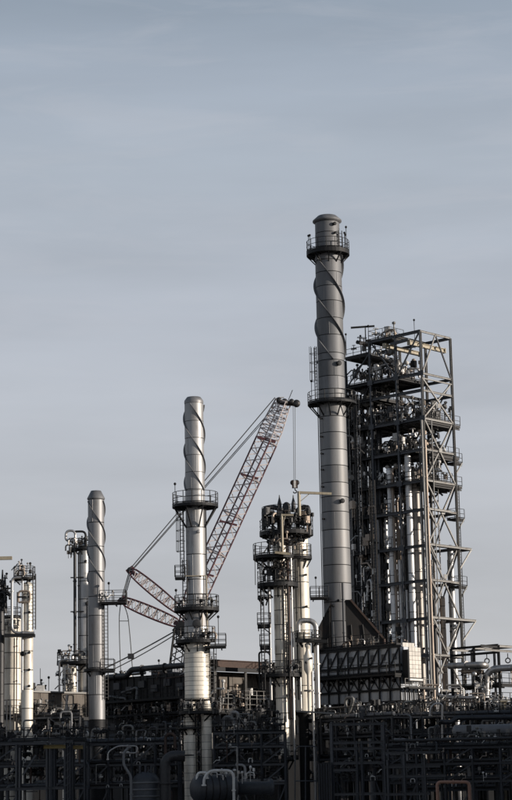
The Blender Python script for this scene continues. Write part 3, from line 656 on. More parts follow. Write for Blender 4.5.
mast(ls, (x+ra+.5, Y-1.2, lz(602)), 1.7); clutter(ls, Vector((x+ra*.5, Y-1.6, 0)), 1.6, .5, lz(602), 5, A=Vector((1, 0, 0)), B=Vector((0, 1, 0)), mats=(4,1), sc=(.5, .8), zr=.2)
ladder(ls, x+ra+.15, Y-.5, lz(700), lz(604), 310, False)
ring_platform(ls, x, Y, lz(669), ra, ra+.45, 0, 360, 4, .5, 0, 'steel', .25)
rect_platform(ls, Vector((x+ra*.6, Y-1.2, 0)), 1.3, 1.4, lz(671), 'steel', 'FB', A=Vector((1, 0, 0)), B=Vector((0, 1, 0)))
pipe(ls, [(x-ra-.1, Y-.4, lz(715)), (x-ra-.1, Y-.4, lz(605))], .06, 'steel', flanges=False, name='conduit')
# column behind it
Y = 210.0
sc_, sx, sr = vessel('column_vessel', 'slender metal clad column half hidden behind the lone left stack', 'vessel', 84.5, 600, Y, 900, 547, 11.5, 'alu', step=1.9)
def sz(v): return ZV(sx, Y, v)
ring_platform(sc_, sx, Y, sz(548), sr, sr+.5, 0, 360, 5, .5, .9, 'steel', .22)
pipe(sc_, [(sx-.9, Y-.5, sz(545)), (sx-.9, Y-.5, sz(531)), (sx-1.9, Y-.5, sz(531)), (sx-1.9, Y-.5, sz(541)), (sx-1.2, Y-.5, sz(541))], .13, 'pipe', bend=.6, flanges=False, name='pipe_loop')
pipe(sc_, [(sx+.2, Y-.5, sz(548)), (sx+.2, Y-.5, sz(532)), (sx-.9, Y-.5, sz(532))], .12, 'steel', bend=.5, flanges=False, name='pipe_loop')
clutter(sc_, Vector((sx-1.7, Y-.8, 0)), 2.8, .8, sz(548), 14, A=Vector((1, 0, 0)), B=Vector((0, 1, 0)), sc=(.6, 1), zr=.8)
clutter(sc_, Vector((sx-1.9, Y-.8, 0)), 1.2, .8, sz(556), 8, A=Vector((1, 0, 0)), B=Vector((0, 1, 0)), sc=(.6, 1), zr=.8)
vpipe(sc_, 75, 600, Y-.6, 700, 540, 3.0, 'blackpipe'); vpipe(sc_, 78.6, 600, Y-.4, 700, 552, 1.2, 'steel')
for v in (578, 612): MB().bar((sx-1.4, Y-.6, sz(v)), (sx, Y-.6, sz(v)), .12).build('support', 'steel', sc_)
manhole(sc_, sx, Y, sr, sz(604), 300, .22); manhole(sc_, sx, Y, sr, sz(562), 285, .14)
ring_platform(sc_, sx-.6, Y, sz(662), .3, 2.3, 150, 400, 6, .6, 1.0, 'steel', .3)
clutter(sc_, Vector((sx-2.7, Y-1.7, 0)), 3.4, .6, sz(662), 16, A=Vector((1, 0, 0)), B=Vector((0, 1, 0)), sc=(.6, 1.0), zr=.7)
for u, h, wpx in ((65.5, 662, 6), (72.5, 668, 8)):
    vv, vx_, vr_ = vessel('small_column', ['short round headed vessel left edge of the group at the slender column foot', 'short round headed vessel right under the walkway of the slender column'][u > 70], 'vessel', u, 690, Y-1.2, 900, h, wpx, 'cream', step=1.4)
    pipe(vv, [(vx_-vr_-.25, Y-1.9, ZV(vx_, Y, 700)), (vx_-vr_-.25, Y-1.9, ZV(vx_, Y, h-1)), (vx_+.4, Y-1.9, ZV(vx_, Y, h-1))], .11, 'pipe', bend=.5)
    clutter(vv, Vector((vx_-1, Y-2.1, 0)), 2.0, .3, ZV(vx_, Y, 692), 8, A=Vector((1, 0, 0)), B=Vector((0, 1, 0)), sc=(.5, .9), zr=2.0)
# ================================================================== FAR LEFT VESSELS
Y = 193.0
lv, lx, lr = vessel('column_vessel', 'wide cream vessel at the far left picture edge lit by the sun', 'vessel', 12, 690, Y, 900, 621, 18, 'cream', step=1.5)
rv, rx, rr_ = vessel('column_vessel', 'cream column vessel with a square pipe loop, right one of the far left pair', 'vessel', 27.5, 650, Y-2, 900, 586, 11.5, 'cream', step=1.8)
dv, dx_, dr_ = vessel('column_vessel', 'dark vessel cut by the left picture edge, top crowded with black fittings', 'vessel', 0, 690, Y-2, 900, 612, 9, 'blackpipe', step=2)
def vz(v): return ZV(lx, Y, v)
A1, B1 = Vector((1, 0, 0)), Vector((0, 1, 0))
clutter(dv, Vector((dx_-.3, Y-2.6, 0)), 1.1, .7, vz(612), 16, A=A1, B=B1, mats=(5, 1), sc=(.8, 1.2), zr=2.6)
for u, v in ((2.5, 572), (5, 577)): MB().tube([(uAt(u, 600, Y-2), Y-2, vz(615)), (uAt(u, 600, Y-2), Y-2, vz(v))], [.3, .07], 6).build('vent_pipe', 'blackpipe', dv)
pq = lambda u, v, d=-2.9: Vector((uAt(u, 620, Y+d), Y+d, ZV(uAt(u, 620, Y+d), Y+d, v)))
pipe(lv, [pq(22, 577.5), pq(12, 577.5), pq(12, 633), pq(34.5, 633)], .14, 'pipe', bend=.7, name='overhead_pipe')
ring_platform(lv, lx, Y, vz(617), lr*.4, lr*1.0, 0, 360, 0, .5, .9, 'steel', .2)
MB().bar(pq(5, 635.5, -2.7), pq(35, 635.5, -2.7), .9, .28).build('walkway', 'steel', lv)
clutter(lv, Vector((lx-.8, Y-1.4, 0)), 1.7, .4, vz(633), 8, A=A1, B=B1, sc=(.5, .9), zr=.8)
for u in (14.2, 16.6): vpipe(lv, u, 700, Y-1.4, 735, 638, 1.3, 'pipewarm')
vpipe(lv, 7, 700, Y-1.5, 760, 700, 1.6, 'pipe'); vpipe(lv, 10.5, 700, Y-1.5, 760, 700, 1.4, 'pipe')
for v in (655, 672, 688, 600, 615): manhole(rv, rx, Y-2, rr_, vz(v), 290, .13)
manhole(rv, rx, Y-2, rr_, vz(656), 240, .25)
vpipe(rv, 22.6, 640, Y-2.6, 690, 567, 2.0, 'pipe'); vpipe(rv, 17.2, 640, Y-2.4, 640, 592, 1.2, 'pipewarm')
pipe(rv, [pq(18.5, 602), pq(18.5, 591), pq(30, 591), pq(30, 602), pq(18.5, 602.2)], .1, 'pipewarm', bend=.35, flanges=False, name='square_pipe_loop')
MB().bar(pq(17, 597), pq(26, 597), .3, .14).build('walkway', 'steel', rv)
ladder(rv, rx+rr_+.15, Y-2.5, vz(632), vz(577), 330, False)
ring_platform(rv, rx-.3, Y-2, vz(580), .4, 1.05, 0, 360, 3, .5, 1.0, 'steel', .2)
clutter(rv, Vector((rx-1.4, Y-3, 0)), 2.3, .4, vz(580), 12, A=A1, B=B1, sc=(.5, .9), zr=.8)
mast(rv, (rx+.25, Y-2, vz(580)), 1.3)
for u in (15, 17.5, 19, 21): MB().tube([pq(u, 583, 0), pq(u, 568+random.random()*4, 0)], .06, 6).build('vent_pipe', 'blackpipe', rv)
jb = thing('jib_arm', 'thin beige jib arm poking in from the left picture edge above the vessels', 'davit', tuple(pq(-30, 560)))
MB().bar(pq(-30, 559), pq(12, 558), .28, .32).build('arm', 'beige', jb); MB().bar(pq(-30, 559), (pq(-30, 559).x, Y-1.3, 0), .4).build('mast', 'beige', jb)
# low weathered building between them
hs = thing('low_plant_house', 'low weathered tan plated house between far left vessels and lone stack', 'building', (uAt(29, 690, 199), 199, 0))
O = Vector((uAt(28.5, 692, 199), 199, 0)); zt = ZV(O.x, 199, 692); zb = ZV(O.x, 199, 718)
prism(MB(), [O, O+LH*7, O+LH*7+RH*8.8, O+RH*8.8], zb, zt).build('casing', 'wall', hs)
def hat(a, b_, z): v = O+LH*a+RH*b_; return Vector((v.x, v.y, z))
plm = MB().box((0, 0, 0), .08, 8.8/6-.06, zt-zb-.1).mesh('wall_plate', M['walltan'])
for i in range(6): inst('wall_plate', plm, hs, hat(-.06-random.uniform(0, .02), 8.8/6*(i+.5), (zt+zb)/2), ang)
MB().bar(hat(-.1, -.2, zt+.05), hat(-.1, 9, zt+.05), .5, .16).build('roof_edge', 'galv', hs)
MB().bar(hat(-.5, -.2, zb), hat(-.5, 9, zb), 1.1, .3).build('walkway', 'steel', hs); railing_mb([hat(-1, -.2, zb), hat(-1, 9, zb)]).build('railing', 'steel', hs)
for i in range(4): MB().ibeam(hat(-.3, i*2.8, 0), hat(-.3, i*2.8, zb), .3, .3).build('leg', 'steel', hs)
clutter(hs, hat(.3, .6, 0), 1, 2.2, zt, 7, mats=(4, 1, 5), sc=(.5, .9), zr=.3); clutter(hs, hat(-.4, 0, 0), 1, 8.5, zb, 12, A=LH, B=RH)
mast(hs, hat(.3, 2.9, zt), 1.5, name='antenna'); p = hat(.3, 1.8, zt); MB().box(p+Vector((0, 0, .35)), .8, .6, .7).build('cabinet', 'white', hs)
MB().tube([p, p+Vector((0, 0, 2.4))], .03, 5).build('antenna', 'steel', hs)
# ================================================================== CENTRAL PLANT HOUSE (behind the middle column)
Y = 205.0
O = Vector((uAt(202, 664, Y), Y, 0)); zt = ZV(O.x, Y, 671); zb = ZV(O.x, Y, 712)
ch = thing('compressor_house', 'long black walled plant house with pipes on its roof behind the bright middle stack', 'building', tuple(O))
prism(MB(), [O, O+LH*14.2, O+LH*14.2+RH*11.6, O+RH*11.6], 0.2, zt).build('wall', 'wall', ch)
pm2 = MB().box((0, 0, 0), 14.2/10-.05, .07, (zt-zb)*.9).mesh('wall_plate', M['wall'])
for i in range(10): inst('wall_plate', pm2, ch, hat(14.2/10*(i+.5), -.05-random.uniform(0, .03), zt-(zt-zb)*.46), GZ)
pm3 = MB().box((0, 0, 0), .07, 11.6/8-.05, (zt-zb)*.62).mesh('wall_plate', M['walltan'])
for i in range(8): inst('wall_plate', pm3, ch, hat(-.05-random.uniform(0, .03), 11.6/8*(i+.5), zt-(zt-zb)*.34), ang)
zr_ = ZV(O.x, Y, 664)
pipe(ch, [hat(14.3, -.3, ZV(O.x, Y, 712)), hat(14.3, -.3, zr_-.6), hat(10.8, -.3, zr_-.6), hat(10.2, -.3, zr_), hat(0, -.3, zr_)], .3, 'blackpipe', bend=.6, name='header_pipe')
MB().ibeam(hat(0, -.3, zr_+.15), hat(0, 11.6, zr_+.15), .4, .75).build('roof_beam', 'rust', ch)
MB().bar(hat(-1.0, -.1, zt+.15), hat(-1.0, 11.4, zt+.15), 1.8, .2).build('roof_slab', 'galv', ch)
MB().bar(hat(-1.9, -.1, zt+.1), hat(-1.9, 11.4, zt+.1), .15, .4).build('roof_edge', 'steel', ch)
for a in (0, 4.5, 8.6, 11.4): MB().ibeam(hat(-1.8, a, zb), hat(-1.8, a, zt), .2, .2).build('post', 'galv', ch)
for a in (2, 5.5, 9, 12): MB().bar(hat(a, .2, zt), hat(a, -.1, zr_), .25).build('pipe_support', 'steel', ch)
MB().box(hat(6.5, 1.2, zt+.45), 3.2, 1.2, .9, GZ).build('roof_cabin', 'wallblue', ch)
wm = MB().box((0, 0, 0), .7, .06, .35).mesh('window', M['glass'])
for i in range(4): inst('window', wm, ch, hat(5.4+i*.75, .57, zt+.55), GZ)
pipe(ch, [hat(13.5, .6, zt+.35), hat(9, .6, zt+.35)], .18, 'pipe'); clutter(ch, hat(1, .3, 0), 12, 1, zt, 14, zr=.2, sc=(.5, .9)); mast(ch, hat(4.5, 0, zr_), .8); mast(ch, hat(6.3, 0, zr_), .7)
railing_mb([hat(-2.6, 0, zb+.1), hat(-2.6, 11.6, zb+.1)], 1.2).build('railing', 'galv', ch)
railing_mb([hat(-2.6, 0, zb+1.2), hat(-2.6, 11.6, zb+1.2)], .9).build('railing', 'galv', ch)
MB().bar(hat(-1.3, 0, zb-.1), hat(-1.3, 11.6, zb-.1), 2.7, .3).build('walkway', 'steel', ch)
clutter(ch, hat(-1.9, .4, 0), 1.6, 10.8, zb+.1, 46, zr=1.6); MB().bar(hat(-.2, 8.0, zt-.3), hat(-.2, 9.4, zb), .35).build('chute', 'wall', ch)
for k in range(5): pipe(ch, [hat(-.4, 1.2+k*.45, zb), hat(-.4, 1.2+k*.45, zt-.4-.2*k)], .06, 'pipewarm')
ladder(ch, hat(-.3, .9, 0).x, hat(-.3, .9, 0).y, zb, zt+1.5, 315, True)
for zz in (zb, ZV(O.x, Y, 697)):
    MB().bar(hat(-.2, -.75, zz), hat(14.2, -.75, zz), 1.5, .2).build('walkway', 'steel', ch); railing_mb([hat(-.2, -1.45, zz), hat(14.2, -1.45, zz)]).build('railing', 'steel', ch)
for k in range(26):
    a = random.uniform(0, 14); zz = random.uniform(zb-6, zt-.5); ln = random.uniform(.8, 4)
    pipe(ch, [hat(a, -.35-random.random()*.5, zz), hat(a, -.35-random.random()*.1, zz+random.uniform(.5, 2)), hat(min(14, a+ln), -.4, zz+1)], random.choice((.05, .08, .14)), random.choice(('steel', 'blackpipe', 'stack', 'rust')), n=7)
for k in range(7): MB().box(hat(1+k*1.9, -.25, zt-.9-.5*(k % 2)), .9, .3, .7, GZ).build('louvre', 'steelblue', ch)
for k in range(15): MB().bar(hat(k*1.0, -.14, zb), hat(k*1.0, -.14, zt), .08).build('cladding_rib', 'steel', ch)
clutter(ch, hat(0, -1.1, 0), 14, .7, zb, 60, zr=.7, sc=(.6, 1.1), mats=(0, 1, 2, 3, 5))
# ================================================================== TWIN VESSELS (centre)
Y = 200.0
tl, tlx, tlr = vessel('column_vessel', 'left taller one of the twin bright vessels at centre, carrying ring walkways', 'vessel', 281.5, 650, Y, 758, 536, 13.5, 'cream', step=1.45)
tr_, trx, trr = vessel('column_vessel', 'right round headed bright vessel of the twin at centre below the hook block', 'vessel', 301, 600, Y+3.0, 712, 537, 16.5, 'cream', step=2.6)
def cz(v): return ZV(tlx, Y, v)
def cq(u, v, d=0): yy = Y+d; x_ = uAt(u, 600, yy); return Vector((x_, yy, ZV(x_, yy, v)))
# black fittings above the heads
for u0, u1, v0, v1 in ((265.5, 281, 530, 508), (299.5, 311, 535, 508)):
    pipe(tl, [cq(u0, v0, -.3), cq(u0, v1, -.3), cq(u1, v1-1, -.3), cq(u1, v0, -.3)], .24, 'blackpipe', bend=.5, flanges=False, name='overhead_pipe')
pipe(tl, [cq(265.5, 518, -.3), cq(281, 518, -.3)], .1, 'steel', flanges=False); pipe(tl, [cq(299.5, 518, -.3), cq(311, 518, -.3)], .1, 'steel', flanges=False)
for u, v in ((281.6, 495), (295.6, 495)):
    pp = cq(u, 512, -.3); MB().tube([pp, cq(u, 503, -.3), cq(u, 498, -.3), cq(u, v, -.3)], [.26, .2, .07, .04], 8).build('vent_spire', 'blackpipe', tl)
MB().lathe([(.42, cz(545)), (.42, cz(507)), (.34, cz(504.5)), (.18, cz(503)), (.02, cz(502.5))], cq(288.5, 520).x, Y-.3, 16).build('vent_dome', 'blackpipe', tl)
ring_platform(tl, cq(288, 520).x, Y+1, cz(531), .5, RR(288, 530, Y, 54), 0, 360, 8, .9, 1.15, 'steel', .4)
railing_mb(arc(cq(288, 520).x, Y+1, RR(288, 530, Y, 48), 180, 360, cz(517)), 1.1).build('railing', 'steel', tl)
ring_platform(tl, cq(288, 520).x, Y+1, cz(517), 1.2, RR(288, 530, Y, 50), 150, 390, 6, .9, 0, 'steel', .18)
ring_platform(tl, cq(275.5, 550).x, Y-.1, cz(556), .7, RR(276, 555, Y, 43), 60, 330, 6, 1.0, 1.2, 'steel', .35)
ring_platform(tr_, cq(300, 550).x, Y+2.2, cz(554.5), .8, RR(300, 555, Y, 27), 200, 420, 5, .8, 1.2, 'steel', .3)
ring_platform(tl, cq(265, 590).x, Y-.3, cz(597), .2, RR(265, 597, Y, 15), 120, 330, 3, .6, 1.0, 'steel', .25)
ladder(tl, cq(262, 590).x, Y-1.4, cz(690), cz(556), 220, False)
ring_platform(tl, cq(278, 580).x, Y, cz(583.5), .6, RR(278, 583, Y, 41), 0, 360, 6, 1.0, 1.2, 'steel', .4)
railing_mb(arc(cq(270, 560).x, Y-.3, RR(270, 570, Y, 24), 130, 330, cz(569)), .9).build('railing', 'steel', tl)
clutter(tl, Vector((cq(264, 550).x, Y-2, 0)), 4.6, .8, cz(556), 16, A=A1, B=B1, mats=(5, 1, 1, 2), sc=(.7, 1.3), zr=1.6)
clutter(tl, Vector((cq(266, 550).x, Y-1.4, 0)), 4.6, .8, cz(531), 26, A=A1, B=B1, mats=(5, 1, 5, 2), sc=(.9, 1.5), zr=1.4)
clutter(tl, Vector((cq(262, 550).x, Y-1.2, 0)), 3.0, .8, cz(583), 20, A=A1, B=B1, mats=(5, 1, 5, 2), sc=(.7, 1.3), zr=1.4)
MB().bar(cq(276, 552.5, -2.4), cq(291, 554, -2.4), .25, .22).build('support_beam', 'beige', tl)
vpipe(tl, 288.5, 600, Y-1.1, 720, 540, 3.4, 'rust'); vpipe(tl, 291.7, 600, Y-.9, 720, 545, 2.0, 'pipe'); vpipe(tl, 285.5, 600, Y-1.5, 700, 560, 1.2, 'steel')
vpipe(tl, 269.2, 600, Y-.7, 700, 560, 2.8, 'pipe'); vpipe(tl, 296.3, 600, Y+.3, 700, 560, 1.4, 'steel'); vpipe(tl, 282.8, 600, Y-1.6, 690, 585, .9, 'blackpipe')
ladder(tl, cq(285.5, 600).x, Y-1.9, cz(690), cz(586), 270, False)
for v, w_, u in ((624, 13, 257), (645.5, 10, 259)):
    a = cq(u, v, -1.4); ln = RR(u, v, Y, w_)*2
    rect_platform(tl, a, ln, 1.5, a.z, 'steel', 'FRLB', A=A1, B=B1, th=.35); MB().bar(a+Vector((.1, 0, 0)), a+Vector((ln, 0, -1)), .1).build('bracket', 'steel', tl)
mast(tl, cq(261, 612, -1.2), 1.4, name='lamp_mast')
pipe(tl, [cq(258, 690, -1), cq(258, 652, -1), cq(268, 652, -1)], .1, 'steel'); vpipe(tl, 255.7, 600, Y-2, 585, 548, .7, 'steel', fl=False)
for v in (548, 573, 605): manhole(tr_, trx, Y+3, trr, cz(v), 300, .12)
vpipe(tr_, 300.7, 600, Y+1.2, 625, 542, 1.3, 'steel')
# big inverted U and small vessel under it
pipe(tr_, [cq(297.5, 632, -.6), cq(297.5, 620.5, -.6), cq(315.2, 620.5, -.6), cq(315.2, 708, -.6)], .27, 'pipe', bend=1.15, name='overhead_pipe', n=14)
ring_platform(tr_, cq(307, 640).x, Y-.4, cz(640), .8, 1.3, 0, 360, 4, .5, .8, 'steel', .25)
MB().bar(cq(296, 641, -1.2), cq(326, 641.5, -1.2), .8, .3).build('walkway', 'steel', tr_)
sv = thing('small_vessel', 'small pear shaped bright vessel under the inverted U pipe right of the twin vessels', 'vessel', tuple(cq(306.5, 690, -1)))
px = cq(306.5, 660, -1).x; MB().lathe([(.16, cz(715)), (.17, cz(676)), (.42, cz(671)), (.45, cz(658)), (.2, cz(652)), (.2, cz(649)), (.3, cz(648)), (.3, cz(645)), (.05, cz(644))], px, Y-1, 20).build('body', 'cream', sv)
for a_, v in ((300, 660), (250, 664)): manhole(sv, px, Y-1, .42, cz(v), a_, .12, 'blackpipe')
ring_platform(sv, px, Y-1, cz(691), .18, .5, 0, 360, 0, 0, 0, 'galv', .15)
vpipe(sv, 312.6, 690, Y-1, 800, 671, 2.4, 'pipe'); vpipe(sv, 296, 690, Y-.4, 712, 677, 1.7, 'pipe')
pipe(sv, [cq(294, 676, -.4), cq(298.5, 676, -.4), cq(298.5, 712, -.4)], .1, 'pipe', bend=.4)
ring_platform(tl, tlx, Y, cz(674), tlr, RR(276, 674, Y, 40), 120, 420, 6, .9, 1.2, 'steel', .35)
clutter(tl, Vector((cq(258, 670).x, Y-2, 0)), 4, .6, cz(674), 16, A=A1, B=B1, mats=(5, 1, 3), sc=(.5, 1.0), zr=.5)
pipe(tl, [cq(291, 760, -1.2), cq(291, 676, -1.2)], .12, 'pipe'); ring_platform(tl, tlx, Y, cz(757), tlr, tlr+.8, 0, 360, 4, .9, 1.1, 'steel', .3)
# beige davits
for lab, pts_, r_ in (('small beige davit post in front of the twin vessels, its short arm pointing right', [cq(283.6, 553, -2.2), cq(283.6, 515, -2.2), cq(295.5, 515, -2.2)], .09),
                      ('tall beige davit above the twin vessels with its long arm crossing the tallest chimney', [cq(301.5, 516, -1.2), cq(301.5, 492.5, -1.2), cq(334.5, 493.8, -1.2)], .12)):
    dv2 = thing('davit', lab, 'davit', tuple(pts_[0])); MB().bar(pts_[0], pts_[1]+Vector((0, 0, r_)), r_*2).build('post', 'beige', dv2)
    MB().bar(pts_[1], pts_[2], r_*2).build('arm', 'beige', dv2); MB().bar(pts_[1]+Vector((0, 0, -1)), pts_[1]+(pts_[2]-pts_[1])*.35, .07).build('brace', 'beige', dv2)
# ================================================================== CRANE
Y = 262.0
def kq(u, v, d=0): return W(u, v, Y+d)
cr = thing('lattice_crane', 'tall lattice boom crane with faded red jib leaning right behind the middle stack', 'crane', (kq(150, 790).x, Y, 0))
def lattice(root, name, p0, p1, w0, w1, n, r, m, dep=None, par=None, rd=None):
    d = (p1-p0); dn = d.normalized(); a = dn.cross(Vector((0, 1, 0))).normalized(); c = a.cross(dn).normalized(); dep = dep or w1; tw = .45 if name == 'jib' else 0; a, c = a*math.cos(tw)+c*math.sin(tw), c*math.cos(tw)-a*math.sin(tw)
    def cn(t, i):
        ws = w0+(w1-w0)*t if not callable(w0) else w0(t)
        sg = ((-1, -1), (1, -1), (1, 1), (-1, 1))[i]; return p0+d*t+a*sg[0]*ws/2+c*sg[1]*ws/2
    out = []
    for i in range(4): out.append(MB().tube([cn(t/n, i) for t in range(n+1)], r, 6).build('chord', m, root))
    b = MB()
    for k in range(n):
        for i in range(4):
            j = (i+1) % 4; q, s_ = (k/n, (k+1)/n) if k % 2 else ((k+1)/n, k/n)
            b.tube([cn(q, i), cn(s_, j)], rd or r*.6, 4)
    for k in range(0, n+1, max(1, n//5)):
        for i in range(4): b.tube([cn(k/n, i), cn(k/n, (i+1) % 4)], r*.8, 4)
    b.build('lacing', 'pink' if m == 'red' else m, root)
jt = thing if False else None
jf, jm, jt_ = kq(181, 628), kq(266.5, 441), kq(283, 402)
def wj(t): return min(2.15, .7+10*t)
jib = MB().bar(jf, jf+Vector((0, .5, .5)), 1.0, 1.0).build('jib', 'red', cr)
lattice(jib, 'jib', jf, jm, lambda t: min(2.15, .6+9*t), 2.15, 30, .115, 'red', rd=.06)
lattice(jib, 'jib', jm, jt_, lambda t: 2.15-.9*max(0, t-.35), 1.3, 9, .085, 'pink', rd=.05)
MB().bar(jm-Vector((1.2, 1.1, -.35)), jm+Vector((1.2, -1.1, -.35)), .3, .35).build('splice', 'red', jib)
for t in (.28, .55, .8): q = jf+(jm-jf)*t; MB().bar(q+Vector((-1.15, -1.1, .35)), q+Vector((1.15, -1.1, -.3)), .2, .25).build('splice', 'red', jib)
# head with sheaves
MB().bar(jt_+Vector((-.8, 0, 0)), kq(296, 404), .7, .5).build('jib_head', 'steel', jib)
for u, v, r_ in ((279, 400, .35), (284.5, 402, .45), (291.5, 401.5, .35), (296.5, 403.5, .5)):
    c_ = kq(u, v, -.6); MB().lathe([(.1, -.2), (r_, -.18), (r_*.85, 0), (r_, .18), (.1, .2)], 0, 0, 16, True, Vector((0, 1, 0)), c_).build('sheave', 'blackpipe', jib)
MB().tube([kq(288, 401), kq(292.5, 390)], .05, 5).build('antenna', 'steel', jib)
MB().tube(route([kq(272, 408), kq(276, 397.5), kq(284, 397.5)], .8), .08, 6).build('pendant_guide', 'white', jib)
# struts
st1, st2 = kq(130, 570), kq(121.5, 600)
strutw = lambda t: .35+1.35*math.sin(PI*min(1, max(0, t)))**.6 if t < .5 else .35+1.35
for i, (p1, m_, base) in enumerate(((st1, 'red', kq(181, 612)), (st2, 'red', kq(180, 624.5)))):
    s_ = MB().bar(p1-Vector((.4, 0, .3)), p1+Vector((.5, 0, .35)), .5, .6).build('strut', 'red', cr)
    lattice(s_, 'strut', base, p1, lambda t: .4+1.05*math.sin(PI*t)**.3 if t > 0 and t < 1 else .4, 1, 14, .085, 'red', rd=.05)
    MB().bar(p1, p1+(base-p1)*.13, .55, .5).build('strut_tip', 'red', s_); MB().bar(base, base+(p1-base)*.1, .7, .6).build('strut_foot', 'red', s_)
    MB().lathe([(.1, -.3), (.35, -.28), (.35, .28), (.1, .3)], 0, 0, 14, True, Vector((0, 1, 0)), p1).build('sheave', 'blackpipe', s_)
# main boom: from the carrier up to the jib foot
mb0 = Vector((kq(158, 700).x, Y, 2.5)); boom = MB().bar(jf-Vector((.6, 0, .8)), jf+Vector((.6, 0, .5)), 1.4, 1.5).build('main_boom', 'steel', cr)
lattice(boom, 'boom', mb0, jf-Vector((0, 0, .3)), 2.2, 1.7, 22, .12, 'steel', rd=.07)
# ropes
def rope(a, b_, r=.055, sag=0): 
    n = 12; pts = [a+(b_-a)*(i/n)-Vector((0, 0, sag*4*(i/n)*(1-i/n))) for i in range(n+1)]; return MB().tube(pts, r, 5).build('pendant_rope', 'rope', cr)
rope(kq(131, 568, -.8), kq(275, 397.5, -.8), .07); rope(kq(130, 572, .8), kq(276, 405, .8), .06); rope(kq(132, 571, 0), kq(270, 414, 0), .05)
rope(st1+Vector((0, -.3, 0)), st2+Vector((0, -.3, 0)), .07); rope(st1+Vector((.35, .3, 0)), st2+Vector((.3, .3, 0)), .07); rope(st1+Vector((.15, 0, 0)), st2+Vector((.15, 0, 0)), .07)
for pts_ in ([kq(121, 602), kq(119.3, 615), kq(119.6, 640), kq(121.5, 690)], [kq(123, 602), kq(128, 615), kq(130.5, 640), kq(134, 690)]):
    MB().tube(route(pts_, 1.5), .06, 5).build('pendant_rope', 'rope', cr)
MB().tube([kq(119.4, 621), kq(128.8, 621)], .05, 5).build('spreader_bar', 'rope', cr)
rope(kq(176, 630.5), kq(97, 672), .09, .15); rope(kq(176, 634), kq(97, 677), .07, .25)
c_ = kq(131, 656.3); MB().box(c_, .8, .5, .7).build('rope_block', 'blackpipe', cr)
MB().bar(kq(180, 632), kq(173, 668), .1).bar(kq(184, 640), kq(181, 668), .1).build('boom_tie', 'steel', cr)
gm = Vector((kq(96, 675).x, Y, kq(96, 675).z)); MB().bar((kq(125, 700).x, Y-1, 3), gm, .5).bar((kq(125, 700).x, Y+1, 3), gm, .5).build('gantry_mast', 'red', cr)
# carrier
cb = kq(150, 790).x; MB().box((cb-2.5, Y, 2.3), 8.5, 3.2, 2.2).build('machinery_house', 'red', cr)
cab = MB().box((cb+1.2, Y-2.3, 2.2), 1.6, 1.3, 1.9).build('cab', 'red', cr); MB().box((cb+1.2, Y-2.96, 2.5), 1.3, .05, 1.0).build('window', 'glass', cab)
for s_ in (-1, 1):
    MB().tube([(cb-4, Y+s_*2.6, .15), (cb-4.5, Y+s_*2.6, .65), (cb-4, Y+s_*2.6, 1.15), (cb+4, Y+s_*2.6, 1.15), (cb+4.5, Y+s_*2.6, .65), (cb+4, Y+s_*2.6, .15)], .16, 4, True).box((cb, Y+s_*2.6, .65), 8, .9, .8).build('crawler_track', 'steel', cr)
for i in range(4): MB().box((cb-6.8, Y, 1.5+i*.5), 1.4, 3.4, .46).build('counterweight', 'steel', cr)
for du in (-.9, .9): MB().tube([kq(294+du, 404, -.6), kq(294.6+du*.8, 484, -.6)], .035, 5).build('hoist_rope', 'rope', cr)
hk = thing('hook_block', 'small hook block hanging from the crane jib above the twin vessels', 'hook block', tuple(kq(294.8, 489, -.6)))
p = kq(294.8, 484.5, -.6); MB().box(p, .75, .5, .95).build('block', 'rust', hk)
MB().box(p+Vector((0, -.27, 0)), .3, .06, .95).build('side_plate', 'white', hk)
for s_ in (-.25, .25): MB().lathe([(.05, -.1), (.36, -.08), (.36, .08), (.05, .1)], 0, 0, 14, True, Vector((0, 1, 0)), p+Vector((s_, 0, .25))).build('sheave', 'steel', hk)
MB().tube(route([p+Vector((0, 0, -.4)), p+Vector((0, 0, -.75)), p+Vector((.22, 0, -.85)), p+Vector((.2, 0, -1.1)), p+Vector((-.15, 0, -1.15)), p+Vector((-.22, 0, -.95))], .15), .08, 6).build('hook', 'steel', hk)
